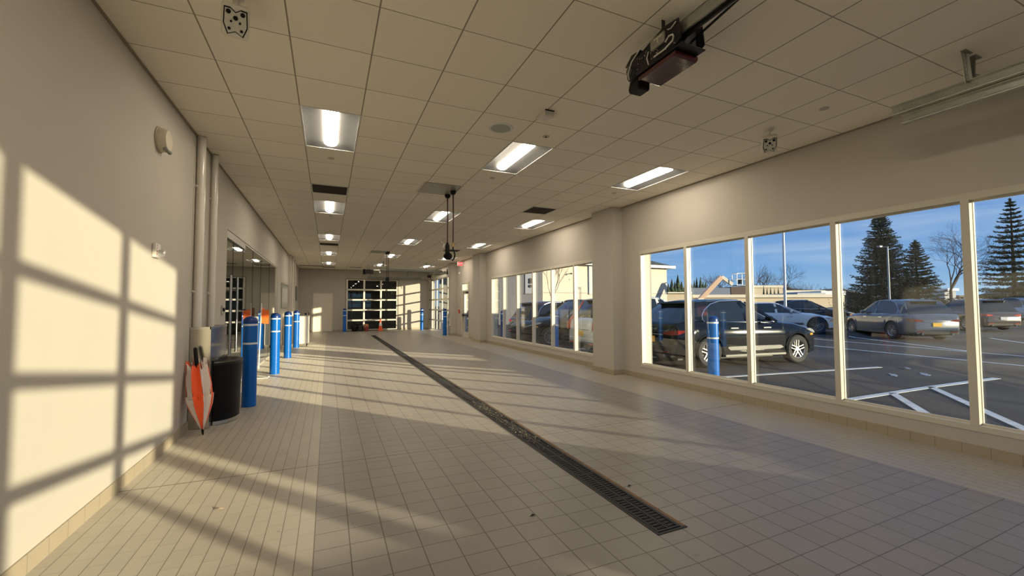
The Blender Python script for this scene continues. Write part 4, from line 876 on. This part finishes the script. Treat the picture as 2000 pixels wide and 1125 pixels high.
    for s_ in (-1, 1):
        def edge(x, f):
            wb_, wt, zt = sec(x, .008); return Vector((x, s_*(wb_+(wt-wb_)*f), belt-.03+(zt-.03-belt+.03)*f))
        pl.bar(edge(ws_b, 0), edge(ws_t, 1), .07, .03, (0, s_, 0)).bar(edge(-.12, 0.0), edge(-.18, .93), .09, .012, (0, s_, 0))
        q0, q1 = edge(rr_b+.10, .0), edge(rr_t, 1)
        Pq = [edge(rr_b+.02, 0), edge(rr_b+(rr_t-rr_b)*.5, .9), edge(rr_t, 1), edge(rr_t+.4, 1), edge(rr_t+.85, .98), edge(rr_t+.55, .84), edge(rr_t+.32, .60), edge(rr_t+.20, .36), edge(rr_t+.17, .14), edge(rr_t+.22, 0)]
        pl.add([tuple(v_) for v_ in Pq], [(0, 1, 8, 9), (1, 2, 7, 8), (2, 3, 6, 7), (3, 4, 5, 6)])
    po = pl.build('roof_pillar', paint, t, local=True); md = po.modifiers.new('s', 'SOLIDIFY'); md.thickness = .012
    ct = MB()
    for s_ in (-1, 1):
        pts = []
        for x, f in ((ws_b-.12, .03), (0, .02), (rr_t+.24, .02), (rr_t+.17, .14), (rr_t+.20, .36), (rr_t+.32, .60), (rr_t+.55, .84), (rr_t+.85, .97), (-.1, .985), (ws_t-.1, .96), (ws_t+.12, .86), (ws_t+.3, .70), (ws_b-.12, .05)):
            wb_, wt, zt = sec(x, .016); pts.append((x, s_*(wb_+(wt-wb_)*f), belt-.03+(zt-.03-belt+.03)*f))
        ct.tube(pts, .010, 6)
    ct.build('window_trim', chrome, t, True, local=True)
    # spoiler
    MB().box(rr_t-.16, rr_t+.04, -hwm*.52, hwm*.52, H-.10, H-.07).build('spoiler', paint, t, bevel=.012, local=True)
    # wheels
    for cx in (ax_f, ax_r):
        for s_ in (-1, 1):
            M_ = Matrix.Translation((cx, s_*(hwm-.125), wr)) @ Matrix.Rotation(-s_*PI/2, 4, 'X')
            w_ = MB().lathe([(wr*.62, -.10), (wr*.90, -.115), (wr*.985, -.09), (wr, -.05), (wr, .05), (wr*.985, .09), (wr*.90, .115), (wr*.66, .108), (wr*.64, .09)], 36, M_, cap=False).build('tyre', tyre_m, t, True, local=True)
            rm = MB().lathe([(wr*.67, .100), (wr*.64, .108), (wr*.60, .095), (wr*.58, .02), (wr*.57, -.06)], 36, M_, cap=False).lathe([(0, .085), (.055, .085), (.065, .07), (.065, .03)], 16, M_)
            for k in range(spokes):
                a_ = 2*PI*k/spokes+.3
                for d_ in (-.13, .13):
                    rm.bar(M_ @ Vector((.06*math.cos(a_+d_*5), .06*math.sin(a_+d_*5), .078)), M_ @ Vector((wr*.61*math.cos(a_+d_*1.3), wr*.61*math.sin(a_+d_*1.3), .088)), .022, .022, tuple((M_.to_3x3() @ Vector((0, 0, 1)))))
            rm.build('rim', rim, w_, local=True)
            MB().lathe([(0, .01), (wr*.56, .01), (wr*.58, .0)], 24, M_).build('brake_disc', mat('brake_grey', (.05, .05, .05), .5, .5), w_, local=True)
    # lamps, plates, bumpers
    hw_r = lerp_t(hw, -h+.06)
    for s_ in (-1, 1):
        if tall_tail:
            a = MB(); pts = [(-h+.045, s_*hwm*.80, .78), (-h+.045, s_*hwm*.84, 1.03), (rr_b+.08, s_*hwm*.80, belt+.10), (rr_t+.02, s_*hwm*.705, H-.12)]
            ws_ = [.24, .26, .12, .07]
            for k in range(3): a.bar(Vector(pts[k]), Vector(pts[k+1]), .20 if k == 0 else .10, .08 if k else .14, (-1, 0, 0))
            a.build('tail_light', tail, t, bevel=.015, local=True)
        else:
            pth = [(-h-.006, s_*hwm*.50, .82, .85), (-h-.006, s_*hwm*.62, .80, .88), (-h-.006, s_*hwm*.80, .795, .90)]+[(x_, s_*(lerp_t(hw, x_)+.006), z_, z2_) for x_, z_, z2_ in ((-h+.05, .80, .91), (-h+.12, .81, .915), (-h+.20, .83, .915), (-h+.30, .87, .91))]
            band(pth).build('tail_light', tail, t, local=True)
        band([(x_, s_*(lerp_t(hw, x_)+.006), z_, z2_) for x_, z_, z2_ in ((h-.55, belt-.245, belt-.225), (h-.42, belt-.29, belt-.215), (h-.28, belt-.325, belt-.245), (h-.15, belt-.35, belt-.30))]+[(h+.004, s_*hwm*.62, belt-.42, belt-.36)]).build('head_light', head_m, t, local=True)
        band([(x_, s_*(lerp_t(hw, x_)+.008), belt-.40, belt-.35) for x_ in (h-.42, h-.34, h-.26)]).build('side_marker', amber, t, local=True)
        MB().lathe([(0, -.09), (.06, -.08), (.085, 0), (.06, .08), (0, .09)], 14, Matrix.Translation((ws_b-.42, s_*(hwm+.06), belt+.06)) @ Matrix.Diagonal((.8, 1, .9, 1)) @ Matrix.Rotation(PI/2, 4, 'X')).box(ws_b-.44, ws_b-.36, s_*hwm*.88 if s_ > 0 else -(hwm+.03), (hwm+.03) if s_ > 0 else -hwm*.88, belt+.0, belt+.03).build('side_mirror', paint, t, True, local=True)
        MB().bar((-.75, s_*(hwm+.008), belt-.17), (-.52, s_*(hwm+.008), belt-.17), .02, .025).bar((.28, s_*(hwm+.008), belt-.17), (.52, s_*(hwm+.008), belt-.17), .02, .025).build('door_handle', chrome if s_ else chrome, t, True, local=True)
        a = MB(); a.box(ax_r+.45, ax_f-.45, s_*hwm-.01 if s_ > 0 else -hwm-.012, s_*hwm+.012 if s_ > 0 else -hwm+.01, .25, .30)
        a.build('side_sill', mat('sill_grey', (.12, .12, .11), .5, .3), t, bevel=.004, local=True)
        MB().prism([(ax_r+.52, .47), (ax_r+.60, .40), (ax_f-.62, .40), (ax_f-.50, .44), (ax_f-.60, .50), (ax_r+.56, .50)], s_*(hwm+.004), s_*(hwm-.02), 'y').build('door_cladding', mat('door_cladding_grey', (.06, .06, .058), .4), t, bevel=.006, local=True)
        for x in (ax_f, ax_r):
            a = MB(); n_ = 14
            for k in range(n_): 
                b0, b1 = PI*k/n_, PI*(k+1)/n_; r_ = wr+.06
                a.bar((x+r_*math.cos(b0), s_*(lerp_t(hw, x+r_*math.cos(b0))-.004), wr+r_*math.sin(b0)), (x+r_*math.cos(b1), s_*(lerp_t(hw, x+r_*math.cos(b1))-.004), wr+r_*math.sin(b1)), .02, .035, (0, 0, 1))
            a.build('wheel_arch_trim', cladding if tall_tail else paint, t, local=True)
    MB().box(-h-.02, -h+.2, -hwm*.80, hwm*.80, .40, .56).build('rear_bumper', paint, t, bevel=.05, local=True, seg=4); MB().box(-h-.005, -h+.2, -hwm*.78, hwm*.78, .26, .42).build('rear_diffuser', cladding, t, bevel=.03, local=True)
    MB().box(h-.2, h+.01, -hwm*.66, hwm*.66, .25, .42).build('front_bumper', cladding, t, bevel=.03, local=True)
    MB().box(h-.05, h+.008, -hwm*.45, hwm*.45, .46, .58).build('grille', black, t, bevel=.01, local=True)
    MB().box(-h-.022, -h-.010, -.155, .155, .60, .75).build('licence_plate', plate, t, local=True)
    MB().box(-h-.018, -h-.0, -hwm*.5, hwm*.5, .79, .81).build('rear_trim_strip', chrome, t, local=True)
    for s_ in (-1, 1): MB().tube([(-h-.03, s_*hwm*.55, .29), (-h+.2, s_*hwm*.55, .29)], .045, 14).build('exhaust_tip', chrome, t, True, local=True)
    MB().box(-h-.02, -h+.03, -hwm*.72, -hwm*.5, .37, .40).box(-h-.02, -h+.03, hwm*.5, hwm*.72, .37, .40).build('reflector', tail, t, local=True)
    return t
P_black = mat('black_car_paint', (.006, .007, .010), .055, spec=.45, coat=0); P_white = mat('white_car_paint', (.66, .66, .66), .25, coat=.8)
P_grey = mat('grey_car_paint', (.10, .115, .14), .2, .3, coat=1); P_brown = mat('brown_car_paint', (.09, .065, .055), .2, .2, coat=1); P_silver = mat('silver_car_paint', (.33, .35, .38), .22, .5, coat=1)
car('parked_suv', 'glossy black SUV parked right outside the near windows, rear toward the building', (9.98, 8.16, gz(9)), math.radians(97), P_black, H=1.66, belt=1.12)
car('parked_suv', 'white SUV with tall red tail lights outside the far windows beside the pillar', (9.5, 10.65, gz(9)), math.radians(94), P_white, Ln=4.9, H=1.78, belt=1.14, fast=.15, tall_tail=True, tail=tail_lit)
car('parked_suv', 'black SUV with bright multi-spoke front wheel, nose toward the far windows', (8.95, 14.45, gz(9)), math.radians(271), P_black, Ln=4.7, H=1.74, belt=1.12, fast=.2, spokes=9)
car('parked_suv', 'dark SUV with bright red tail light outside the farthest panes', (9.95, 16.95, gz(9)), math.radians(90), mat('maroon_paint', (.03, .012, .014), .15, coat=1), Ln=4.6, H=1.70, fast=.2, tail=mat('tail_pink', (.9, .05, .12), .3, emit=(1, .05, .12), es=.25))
q_ = at_depth(1594, 620, 19.6); fwd_ = math.radians(136)
def by_wheel(u, dep, az, ax, side):     # centre of a car whose wheel at local x=ax (side -1 right, +1 left) stands at picture column u
    p = at_depth(u, 600, dep); hx, hy = math.sin(az), math.cos(az)
    return (p.x-hx*ax+side*hy*.83, p.y-hy*ax-side*hx*.83)
def park(u, dep, azd, ax, side, **k):
    az = math.radians(azd); x, y = by_wheel(u, dep, az, ax, side); return dict(loc=(x, y, gz(x, y)), az=az, **k)
car('parked_wagon', 'pale white wagon facing right behind the black SUV hood', **park(1592, 19.8, 138, 1.45, -1), paint=P_white, Ln=4.8, H=1.46, belt=.98, fast=.35, rim=rim_d, wr=.38)
car('parked_sedan', 'dark sedan with pale hood behind the white wagon', **park(1640, 25.5, 138, 1.45, -1), paint=P_black, Ln=4.7, Wd=1.86, H=1.52, belt=.98, rim=rim_d)
car('parked_suv', 'grey SUV with gold licence plate in front of the big spruce tree', **park(1750, 18.3, 34, -1.45, 1), paint=P_grey, Ln=4.85, Wd=1.94, H=1.74, wr=.38, belt=1.12)
car('parked_suv', 'brownish SUV with white licence plate at the right edge of the near windows', **park(1893, 23.5, 34, -1.45, 1), paint=P_brown, Ln=4.8, H=1.72, fast=.2, plate=plate_w, tail=tail_lit)
car('parked_suv', 'silver SUV partly hidden beyond the brownish SUV', **park(1990, 29.0, 34, -1.45, 1), paint=P_silver, Ln=4.8, H=1.72, fast=.2)

# ------------------------------------------------------------------ buildings, poles, lift
bA = thing('white_building', 'large pale two-storey building with hip roof across the parking lot', 'building', (24, 40, 0))
bx0, bx1, by0, by1, bh = 17.6, 33.2, 34.2, 52.0, 5.55
MB().box(bx0, bx1, by0, by1, -.1, bh).build('wall', plaster, bA)
MB().add([(bx0-.5, by0-.6, bh), (bx1+.6, by0-.6, bh), (bx1+.6, by1, bh), (bx0-.5, by1, bh), ((bx0+bx1)/2-3, (by0+by1)/2, bh+3.4), ((bx0+bx1)/2+3, (by0+by1)/2, bh+3.4)], [(0, 1, 5, 4), (1, 2, 5), (2, 3, 4, 5), (3, 0, 4), (3, 2, 1, 0)]).build('roof', roof_m, bA)
MB().box(bx0-.5, bx1+.65, by0-.65, by0-.5, bh-.22, bh+.05).box(bx1+.5, bx1+.65, by0-.6, by1, bh-.22, bh+.05).box(bx0-.55, bx0-.45, by0-.6, by1, bh-.2, bh+.05).build('eave_fascia', tapew, bA)
MB().box(bx0+.1, bx1-.2, by0-.05, by0, 2.62, 2.68).build('wall_joint', mat('joint_grey', (.4, .35, .3), .8), bA)
for x in (21.05,): MB().bar((x, by0, 4.45), (x, by0-.35, 4.5), .06).lathe([(.09, -.12), (.05, .02), (0, .04)], 12, Matrix.Translation((x+.0, by0-.4, 4.5))).build('wall_lamp', blackm, bA, True); MB().box(x-.04, x+.04, by0-.03, by0, 3.86, 3.96).build('wall_box', blackm, bA)
MB().box(23.2, 23.8, by0-.12, by0, 2.5, bh-.25).box(23.8, 26.2, by0-.1, by0, 3.15, 3.95).build('downspout_panel', mat('downspout_blue', (.30, .35, .40), .5), bA)
bB = thing('shade_toned_annex', 'annex with shade put into its grey colour and a framed panel seen through the far left panes', 'building', (12.3, 31, 0))
MB().box(8.4, 16.2, 30.5, 34.0, -.1, 7.5).build('wall', mat('annex_wall_shade', (.13, .13, .15), .8), bB)  # shade on wall and panel is put into their blue-grey base colours
MB().box(14.56, 15.42, 30.42, 30.5, 2.46, 6.6).build('panel', mat('annex_panel_shade', (.20, .22, .27), .6), bB); MB().box(14.52, 15.46, 30.40, 30.5, 2.38, 2.46).build('panel_sill', mat('panel_sill', (.12, .12, .13), .6), bB)
for z in (3.55, 3.35, 3.02): MB().lathe([(0, 0), (.12, 0), (.12, .1), (0, .1)], 12, Matrix.Translation((15.0, 30.42, z)) @ Matrix.Rotation(PI/2, 4, 'X')).build('fixture', black, bB, True)
# low commercial buildings on the horizon
def fb(name, lb, u0, u1, dep, ztop, h_, m_, roofm=None, slope=0, dep2=12):
    a, b = at_depth(u0, 596, dep), at_depth(u1, 596, dep); d = (b-a); d.z = 0; n = Vector((-d.y, d.x, 0)).normalized()
    if n.dot(a) < 0: n = -n
    t = thing(name, lb, 'building', (a.x, a.y, 0))
    c = [a, b, b+n*dep2, a+n*dep2]
    mb = MB().add([(p.x, p.y, z) for z in (-.5, ztop-h_) for p in c], [(0, 1, 5, 4), (1, 2, 6, 5), (2, 3, 7, 6), (3, 0, 4, 7), (4, 5, 6, 7)]); mb.build('wall', m_, t)
    o = -n*.4; mb = MB().add([tuple(Vector((p.x, p.y, z))+o*(1 if i < 2 else 0)) for z in (ztop-h_, ztop) for i, p in enumerate(c)], [(0, 1, 5, 4), (1, 2, 6, 5), (2, 3, 7, 6), (3, 0, 4, 7), (4, 5, 6, 7), (3, 2, 1, 0)]); mb.build('roof_edge', roofm or m_, t)
    return t
cream = mat('cream_wall', (.62, .52, .38), .9); cream2 = mat('cream_roof_edge', (.72, .65, .52), .8); bluer = mat('blue_grey_roof', (.16, .19, .25), .6); brownr = mat('brown_roof', (.13, .09, .075), .9); greyw = mat('grey_glass_wall', (.15, .17, .2), .5)
fb('low_building', 'long cream parapet building behind the cars through the near windows', 1352, 1645, 62, 2.95, .45, cream, cream2, dep2=5)
fb('low_building', 'small cream building beside the large white building', 1303, 1350, 60, 3.3, .2, cream, cream2)
fb('warehouse', 'low warehouse with blue grey roof below the boom lift', 1350, 1425, 95, 5.3, 2.2, brownr, bluer); fb('warehouse', 'brown roofed low warehouse right of the blue roof', 1427, 1462, 112, 6.25, 3.0, cream, brownr)
fb('warehouse', 'pale gabled warehouse behind the white wagon', 1470, 1530, 125, 7.2, .7, cream, cream2); fb('warehouse', 'long pale flat-roofed warehouse between light pole and spruce', 1531, 1612, 140, 6.2, .9, cream, cream2)
fb('office_building', 'grey glass-fronted low building beyond the dark sedan', 1555, 1610, 70, 3.4, .4, greyw, mat('steel_roof_edge', (.4, .42, .45), .5)); fb('warehouse', 'small white store front at the foot of the big spruce', 1602, 1650, 88, 4.3, .9, cream, tapew)
fb('shed', 'small grey shed between the spruce and the bare tree', 1846, 1868, 52, 3.4, .3, mat('shed_grey', (.42, .44, .46), .7), tapew, dep2=4)
fb('warehouse', 'low brown fence-like building behind the bare tree', 1868, 1935, 56, 2.6, .2, mat('fence_brown', (.30, .22, .16), .9), mat('fence_cap', (.2, .15, .11), .9), dep2=3)
# light poles
def light_pole(u, dep, ht, r, m_, lb, arm=1):
    p = at_depth(u, 600, dep); g_ = gz(p.x, p.y); t = thing('light_pole', lb, 'light pole', (p.x, p.y, g_))
    MB().lathe([(.30, -.1), (.30, .55), (.26, .6), (0, .6)], 20, Matrix.Translation((p.x, p.y, g_))).build('concrete_base', MATS['concrete'], t, True)
    MB().tube([(p.x, p.y, g_+.6), (p.x, p.y, g_+ht)], [r, r*.75], 12).build('pole', m_, t, True)
    MB().bar((p.x, p.y, g_+ht-.05), (p.x-.55*arm, p.y+.55*arm, g_+ht), .05).box(p.x-.95*arm-.1, p.x-.55*arm+.05, p.y+.45*arm, p.y+.9*arm, g_+ht-.04, g_+ht+.06).build('lamp_head', m_, t)
light_pole(1534, 23.0, 8.2, .075, mat('pole_white', (.75, .74, .72), .4), 'tall white light pole behind the black SUV hood'); light_pole(1738, 30, 5.4, .065, mat('pole_galv', (.30, .34, .36), .5, .3), 'slim grey light pole in front of the big spruce', .45)
# boom lift
p = at_depth(1364, 596, 42); R_ = r2.copy(); R_.z = 0; R_.normalize(); U = Vector((0, 0, 1)); G = gz(p.x)
tanp = mat('boom_tan', (.66, .44, .30), .5); bl = thing('boom_lift', 'tan boom lift raised above the roof line behind the black SUV', 'boom lift', (p.x, p.y, G)); b0 = Vector((p.x, p.y, 0))
MB().box(p.x-1.6, p.x+1.2, p.y-1, p.y+1, .45, 1.2).build('chassis', tanp, bl, bevel=.05)
for dx_ in (-1.3, .9):
    for dy_ in (-1, 1): MB().lathe([(0, -.15), (.42, -.15), (.46, 0), (.42, .15), (0, .15)], 20, Matrix.Translation((p.x+dx_, p.y+dy_, .40)) @ Matrix.Rotation(PI/2, 4, 'X')).build('wheel', tyre_m, bl, True)
j0 = b0+U*1.8; j1 = b0+R_*2.35+U*4.25; j2 = b0+R_*3.45+U*3.5
MB().bar(b0+U*1.1, j0+U*.3, .8, .7).bar(j0, j1, .36, .46).build('boom', tanp, bl, bevel=.03); MB().bar(j1+U*.05, j2, .26, .34).build('jib', cream2, bl, bevel=.03)
MB().bar(j0-R_*.2+U*.1, j0+R_*.5-U*.7, .12).bar(j0+R_*.5+U*.6, j0+R_*.9-U*.6, .10).build('lift_cylinder', blackm, bl)
bk_ = MB(); c_ = j2+R_*.75
for sa in (-.5, .5):
    for sb in (-.45, .45): bk_.bar(c_+R_*sa+Vector((-R_.y, R_.x, 0))*sb-U*.1, c_+R_*sa+Vector((-R_.y, R_.x, 0))*sb+U*1.1, .05)
for z in (-.1, .5, 1.1):
    for sb in (-.45, .45): bk_.bar(c_-R_*.5+Vector((-R_.y, R_.x, 0))*sb+U*z, c_+R_*.5+Vector((-R_.y, R_.x, 0))*sb+U*z, .05)
    for sa in (-.5, .5): bk_.bar(c_+R_*sa-Vector((-R_.y, R_.x, 0))*.45+U*z, c_+R_*sa+Vector((-R_.y, R_.x, 0))*.45+U*z, .05)
bk_.build('basket', tapew, bl); MB().bar(c_-R_*.55-U*.12, c_+R_*.6-U*.12, .8, .08).bar(c_-R_*.1+U*.3, c_+R_*.15+U*.3, .3, .5).build('basket_floor', blackm, bl)

# ------------------------------------------------------------------ trees
def spruce(name, lb, u, dep, ht, rad, seed, gap=.34, z0=.35):
    rnd_ = random.Random(seed); p = at_depth(u, 600, dep); g_ = gz(p.x); t = thing(name, lb, 'tree', (p.x, p.y, g_))
    MB().tube([(0, 0, -.1), (0, 0, ht*.5), (0, 0, ht*.97)], [.22, .12, .03], 8).build('trunk', bark, t, True, local=True)
    vs = []; fs = []; bmb = MB(); z = z0
    def tuft(c, d, s_):
        for _ in range(3):
            a_ = Vector((rnd_.gauss(0, 1), rnd_.gauss(0, 1), rnd_.gauss(0, .6))).normalized(); e_ = (d*1.0+a_*.75).normalized(); w_ = e_.cross(a_).normalized()*s_*.20
            o = len(vs); vs.extend([tuple(c-w_), tuple(c+w_), tuple(c+e_*s_)]); fs.append((o, o+1, o+2))
    while z < ht*.98:
        f = 1-(z-z0)/(ht-z0); rr = rad*(f**.85)*(1+rnd_.uniform(-.08, .08))+.10; nb_ = max(4, int(7+7*f)); a0 = rnd_.uniform(0, 6.28)
        for k in range(nb_):
            a_ = a0+2*PI*k/nb_+rnd_.uniform(-.2, .2); L_ = rr*rnd_.uniform(.72, 1.12); droop = .22*f; pts = []
            for i in range(6):
                s_ = i/5; pts.append(Vector((math.cos(a_)*L_*s_, math.sin(a_)*L_*s_, z+rnd_.uniform(-.02, .02)-droop*L_*s_+.22*L_*s_*s_)))
            bmb.tube(pts, [.03, .026, .02, .015, .01, .005], 4, False)
            m_ = max(8, int(L_*17))
            for i in range(m_):
                s_ = .15+.85*(i+rnd_.random())/m_; j = min(4, int(s_*5)); c = pts[j].lerp(pts[j+1], s_*5-j); d = (pts[j+1]-pts[j]).normalized()
                side = Vector((-d.y, d.x, 0)).normalized(); sp = .42*L_*(1-s_*.75)*rnd_.uniform(.2, 1)
                for sg_ in (-1, 1):
                    cc = c+side*sg_*sp*rnd_.random()-Vector((0, 0, rnd_.uniform(0, .16)*L_*.6)); tuft(cc, (d+side*sg_*.7).normalized(), rnd_.uniform(.09, .20))
        z += gap*rnd_.uniform(.75, 1.2)*(.55+.6*f)
    for i in range(12): tuft(Vector((0, 0, ht*(.94+.06*i/12))), Vector((0, 0, 1)), .3)
    bmb.build('branch', bark, t, local=True)
    MB().add(vs, fs).build('foliage', needle, t, local=True)
spruce('spruce_tree', 'tall dark spruce tree behind the grey SUV', 1726, 40, 10.4, 3.1, 3, gap=.30)
spruce('spruce_tree', 'shorter spruce tree adjoining the tall spruce on its right side', 1793, 38, 7.0, 2.3, 8, gap=.30)
spruce('spruce_tree', 'spruce tree with tiered open branches at the right edge of the near windows', 1984, 36, 10.3, 2.9, 5, gap=.52)
def bare(u, dep, ht, seed, lb, m_=bark, thick=.16, depth=6, group=None, name='bare_tree', spread=.5, lean=0):
    rnd_ = random.Random(seed); p = at_depth(u, 600, dep); g_ = gz(p.x); t = tag(empty(name, (p.x, p.y, g_)), lb, 'tree', group); mb = MB(); tw = MB()
    def grow(q, d, l, r, n):
        pts = [q]; dd = d.copy()
        for i in range(3):
            dd = (dd+Vector((rnd_.gauss(0, .13), rnd_.gauss(0, .13), .03))).normalized(); pts.append(pts[-1]+dd*l/3)
        (mb if n > depth-3 else tw).tube(pts, [r, r*.9, r*.78, r*.66], 6 if n > depth-2 else 3, False)
        if n <= 0: return
        k = 3 if rnd_.random() < .55 else 2
        for i in range(k):
            a_ = rnd_.uniform(0, 6.28); o = dd.orthogonal().normalized(); o = (Matrix.Rotation(a_, 3, dd) @ o)
            grow(pts[-1] if i < 2 else pts[2], (dd*(1-spread*.35)+o*spread*rnd_.uniform(.7, 1.3)).normalized(), l*rnd_.uniform(.68, .86), r*.62, n-1)
    grow(Vector((0, 0, -.1)), Vector((lean, 0, 1)).normalized(), ht*.30, thick, depth)
    mb.build('trunk', m_, t, True, local=True); tw.build('twigs', m_, t, local=True)
bare(1862, 41, 9.2, 12, 'large bare branching tree between the spruces', depth=7, spread=.55)
bare(1079, 29.5, 5.0, 21, 'young bare multi-stemmed tree against the white building wall', depth=5, thick=.06, spread=.35)
k = 0
rnd0 = random.Random(77)
for u, dep, ht in ((1392, 150, 13.5), (1420, 150, 14), (1446, 160, 12), (1478, 120, 13), (1488, 125, 12), (1500, 118, 12.5), (1512, 122, 13.5), (1524, 126, 12), (1545, 170, 11), (1556, 175, 11.5), (1570, 180, 12), (1582, 175, 10.5), (1595, 170, 11.5), (1604, 180, 10), (1640, 150, 9), (1468, 130, 13), (1536, 165, 12), (1324, 150, 9.5)):
    d2 = 146+((k*7) % 18)*9; bare(u, d2, ht*.95*d2/dep, 100+k, 'leafless tree in the bare tree line on the horizon', far_br, .34, 5, 'bare trees on the horizon', spread=.6); k += 1
def cone_tree(u, dep, ht, rad, lb, seed, grp):
    rnd_ = random.Random(seed); p = at_depth(u, 600, dep); g_ = gz(p.x); t = tag(empty('evergreen_tree', (p.x, p.y, g_)), lb, 'tree', grp); mb = MB(); n = 11
    for i in range(7):
        z = ht*(.06+.13*i); r_ = rad*(1-i/7.6); vs = [(math.cos(2*PI*k_/n+i)*r_*rnd_.uniform(.8, 1.15), math.sin(2*PI*k_/n+i)*r_*rnd_.uniform(.8, 1.15), z-rnd_.uniform(0, .05)*ht) for k_ in range(n)]+[(0, 0, z+ht*.22)]
        mb.add(vs, [(k_, (k_+1) % n, n) for k_ in range(n)]+[tuple(reversed(range(n)))])
    mb.build('foliage', needle, t, local=True); MB().tube([(0, 0, -.1), (0, 0, ht*.5)], .2, 6).build('trunk', bark, t, local=True)
k = 0
for u, dep, ht, rad in ((1306, 90, 5.9, 1.5), (1313, 95, 7.2, 1.6), (1319, 92, 6.4, 1.5), (1325, 94, 7.9, 1.8), (1332, 90, 6.2, 1.6), (1340, 92, 6.8, 1.6), (1352, 116, 6.9, 1.9), (1362, 114, 8.4, 1.6), (1369, 117, 8.7, 1.7), (1379, 114, 7.3, 1.8), (1357, 121, 8.0, 1.9), (1374, 121, 7.6, 1.9)):
    d2 = dep if k < 0 else (74+3*k if k < 6 else 114+4*(k-6)); cone_tree(u, d2, ht*d2/dep, rad*.95, 'small pointed evergreen in the dark row beside the large white building', k, 'evergreens behind the black SUV'); k += 1
for u, ht in ((1492.5, 5.6), (1499, 5.4), (1506, 5.2), (1513.5, 5.1), (1521, 5.2)):
    cone_tree(u, 82+4*(k % 2), ht*.86, .62, 'little evergreen in the planted row before the pale gabled warehouse', k, 'little evergreens at the warehouse'); k += 1
# bushes and distant wooded rise
m = MB(); rnd_ = random.Random(5); n = 150; a0, a1 = math.radians(30), math.radians(140)
vs = []; 
for i in range(n+1):
    a_ = a0+(a1-a0)*i/n; d_ = 320; h_ = 3.5+3.2*math.sin(i*.21)+1.6*math.sin(i*.73+1)+rnd_.uniform(0, 1.2)
    vs += [(math.sin(a_)*d_, math.cos(a_)*d_, -1), (math.sin(a_)*d_, math.cos(a_)*d_, 4+h_), (math.sin(a_)*(d_+60), math.cos(a_)*(d_+60), 6+h_*1.1), (math.sin(a_)*(d_+60), math.cos(a_)*(d_+60), -1)]
fs = []
for i in range(n):
    for k_ in range(3): fs.append((4*i+k_, 4*i+k_+1, 4*i+k_+5, 4*i+k_+4))
m.add(vs, fs); struct(m.build('hills', mat('distant_woods', (.12, .095, .085), .95, noise=.3, nscale=.08)))
hg = thing('hedge_row', 'dark low hedge behind the grey SUV at the foot of the bare tree', 'hedge', (30, 18, 0))
a, b = at_depth(1640, 600, 47), at_depth(2040, 600, 43); vs = []; fs = []
for i in range(5200):
    c = a.lerp(b, rnd_.random()); c = Vector((c.x+rnd_.gauss(0, .5), c.y+rnd_.gauss(0, .5), gz(30)+rnd_.uniform(.1, 1.9)*rnd_.uniform(.7, 1))); s_ = rnd_.uniform(.12, .28)
    e1 = Vector((rnd_.gauss(0, 1), rnd_.gauss(0, 1), rnd_.gauss(0, 1))).normalized()*s_; e2 = e1.orthogonal().normalized()*s_*.5; o = len(vs)
    vs += [tuple(c-e2), tuple(c+e2), tuple(c+e1)]; fs.append((o, o+1, o+2))
MB().add(vs, fs).build('foliage', mat('hedge_leaves', (.035, .04, .02), .9, noise=.3), hg)
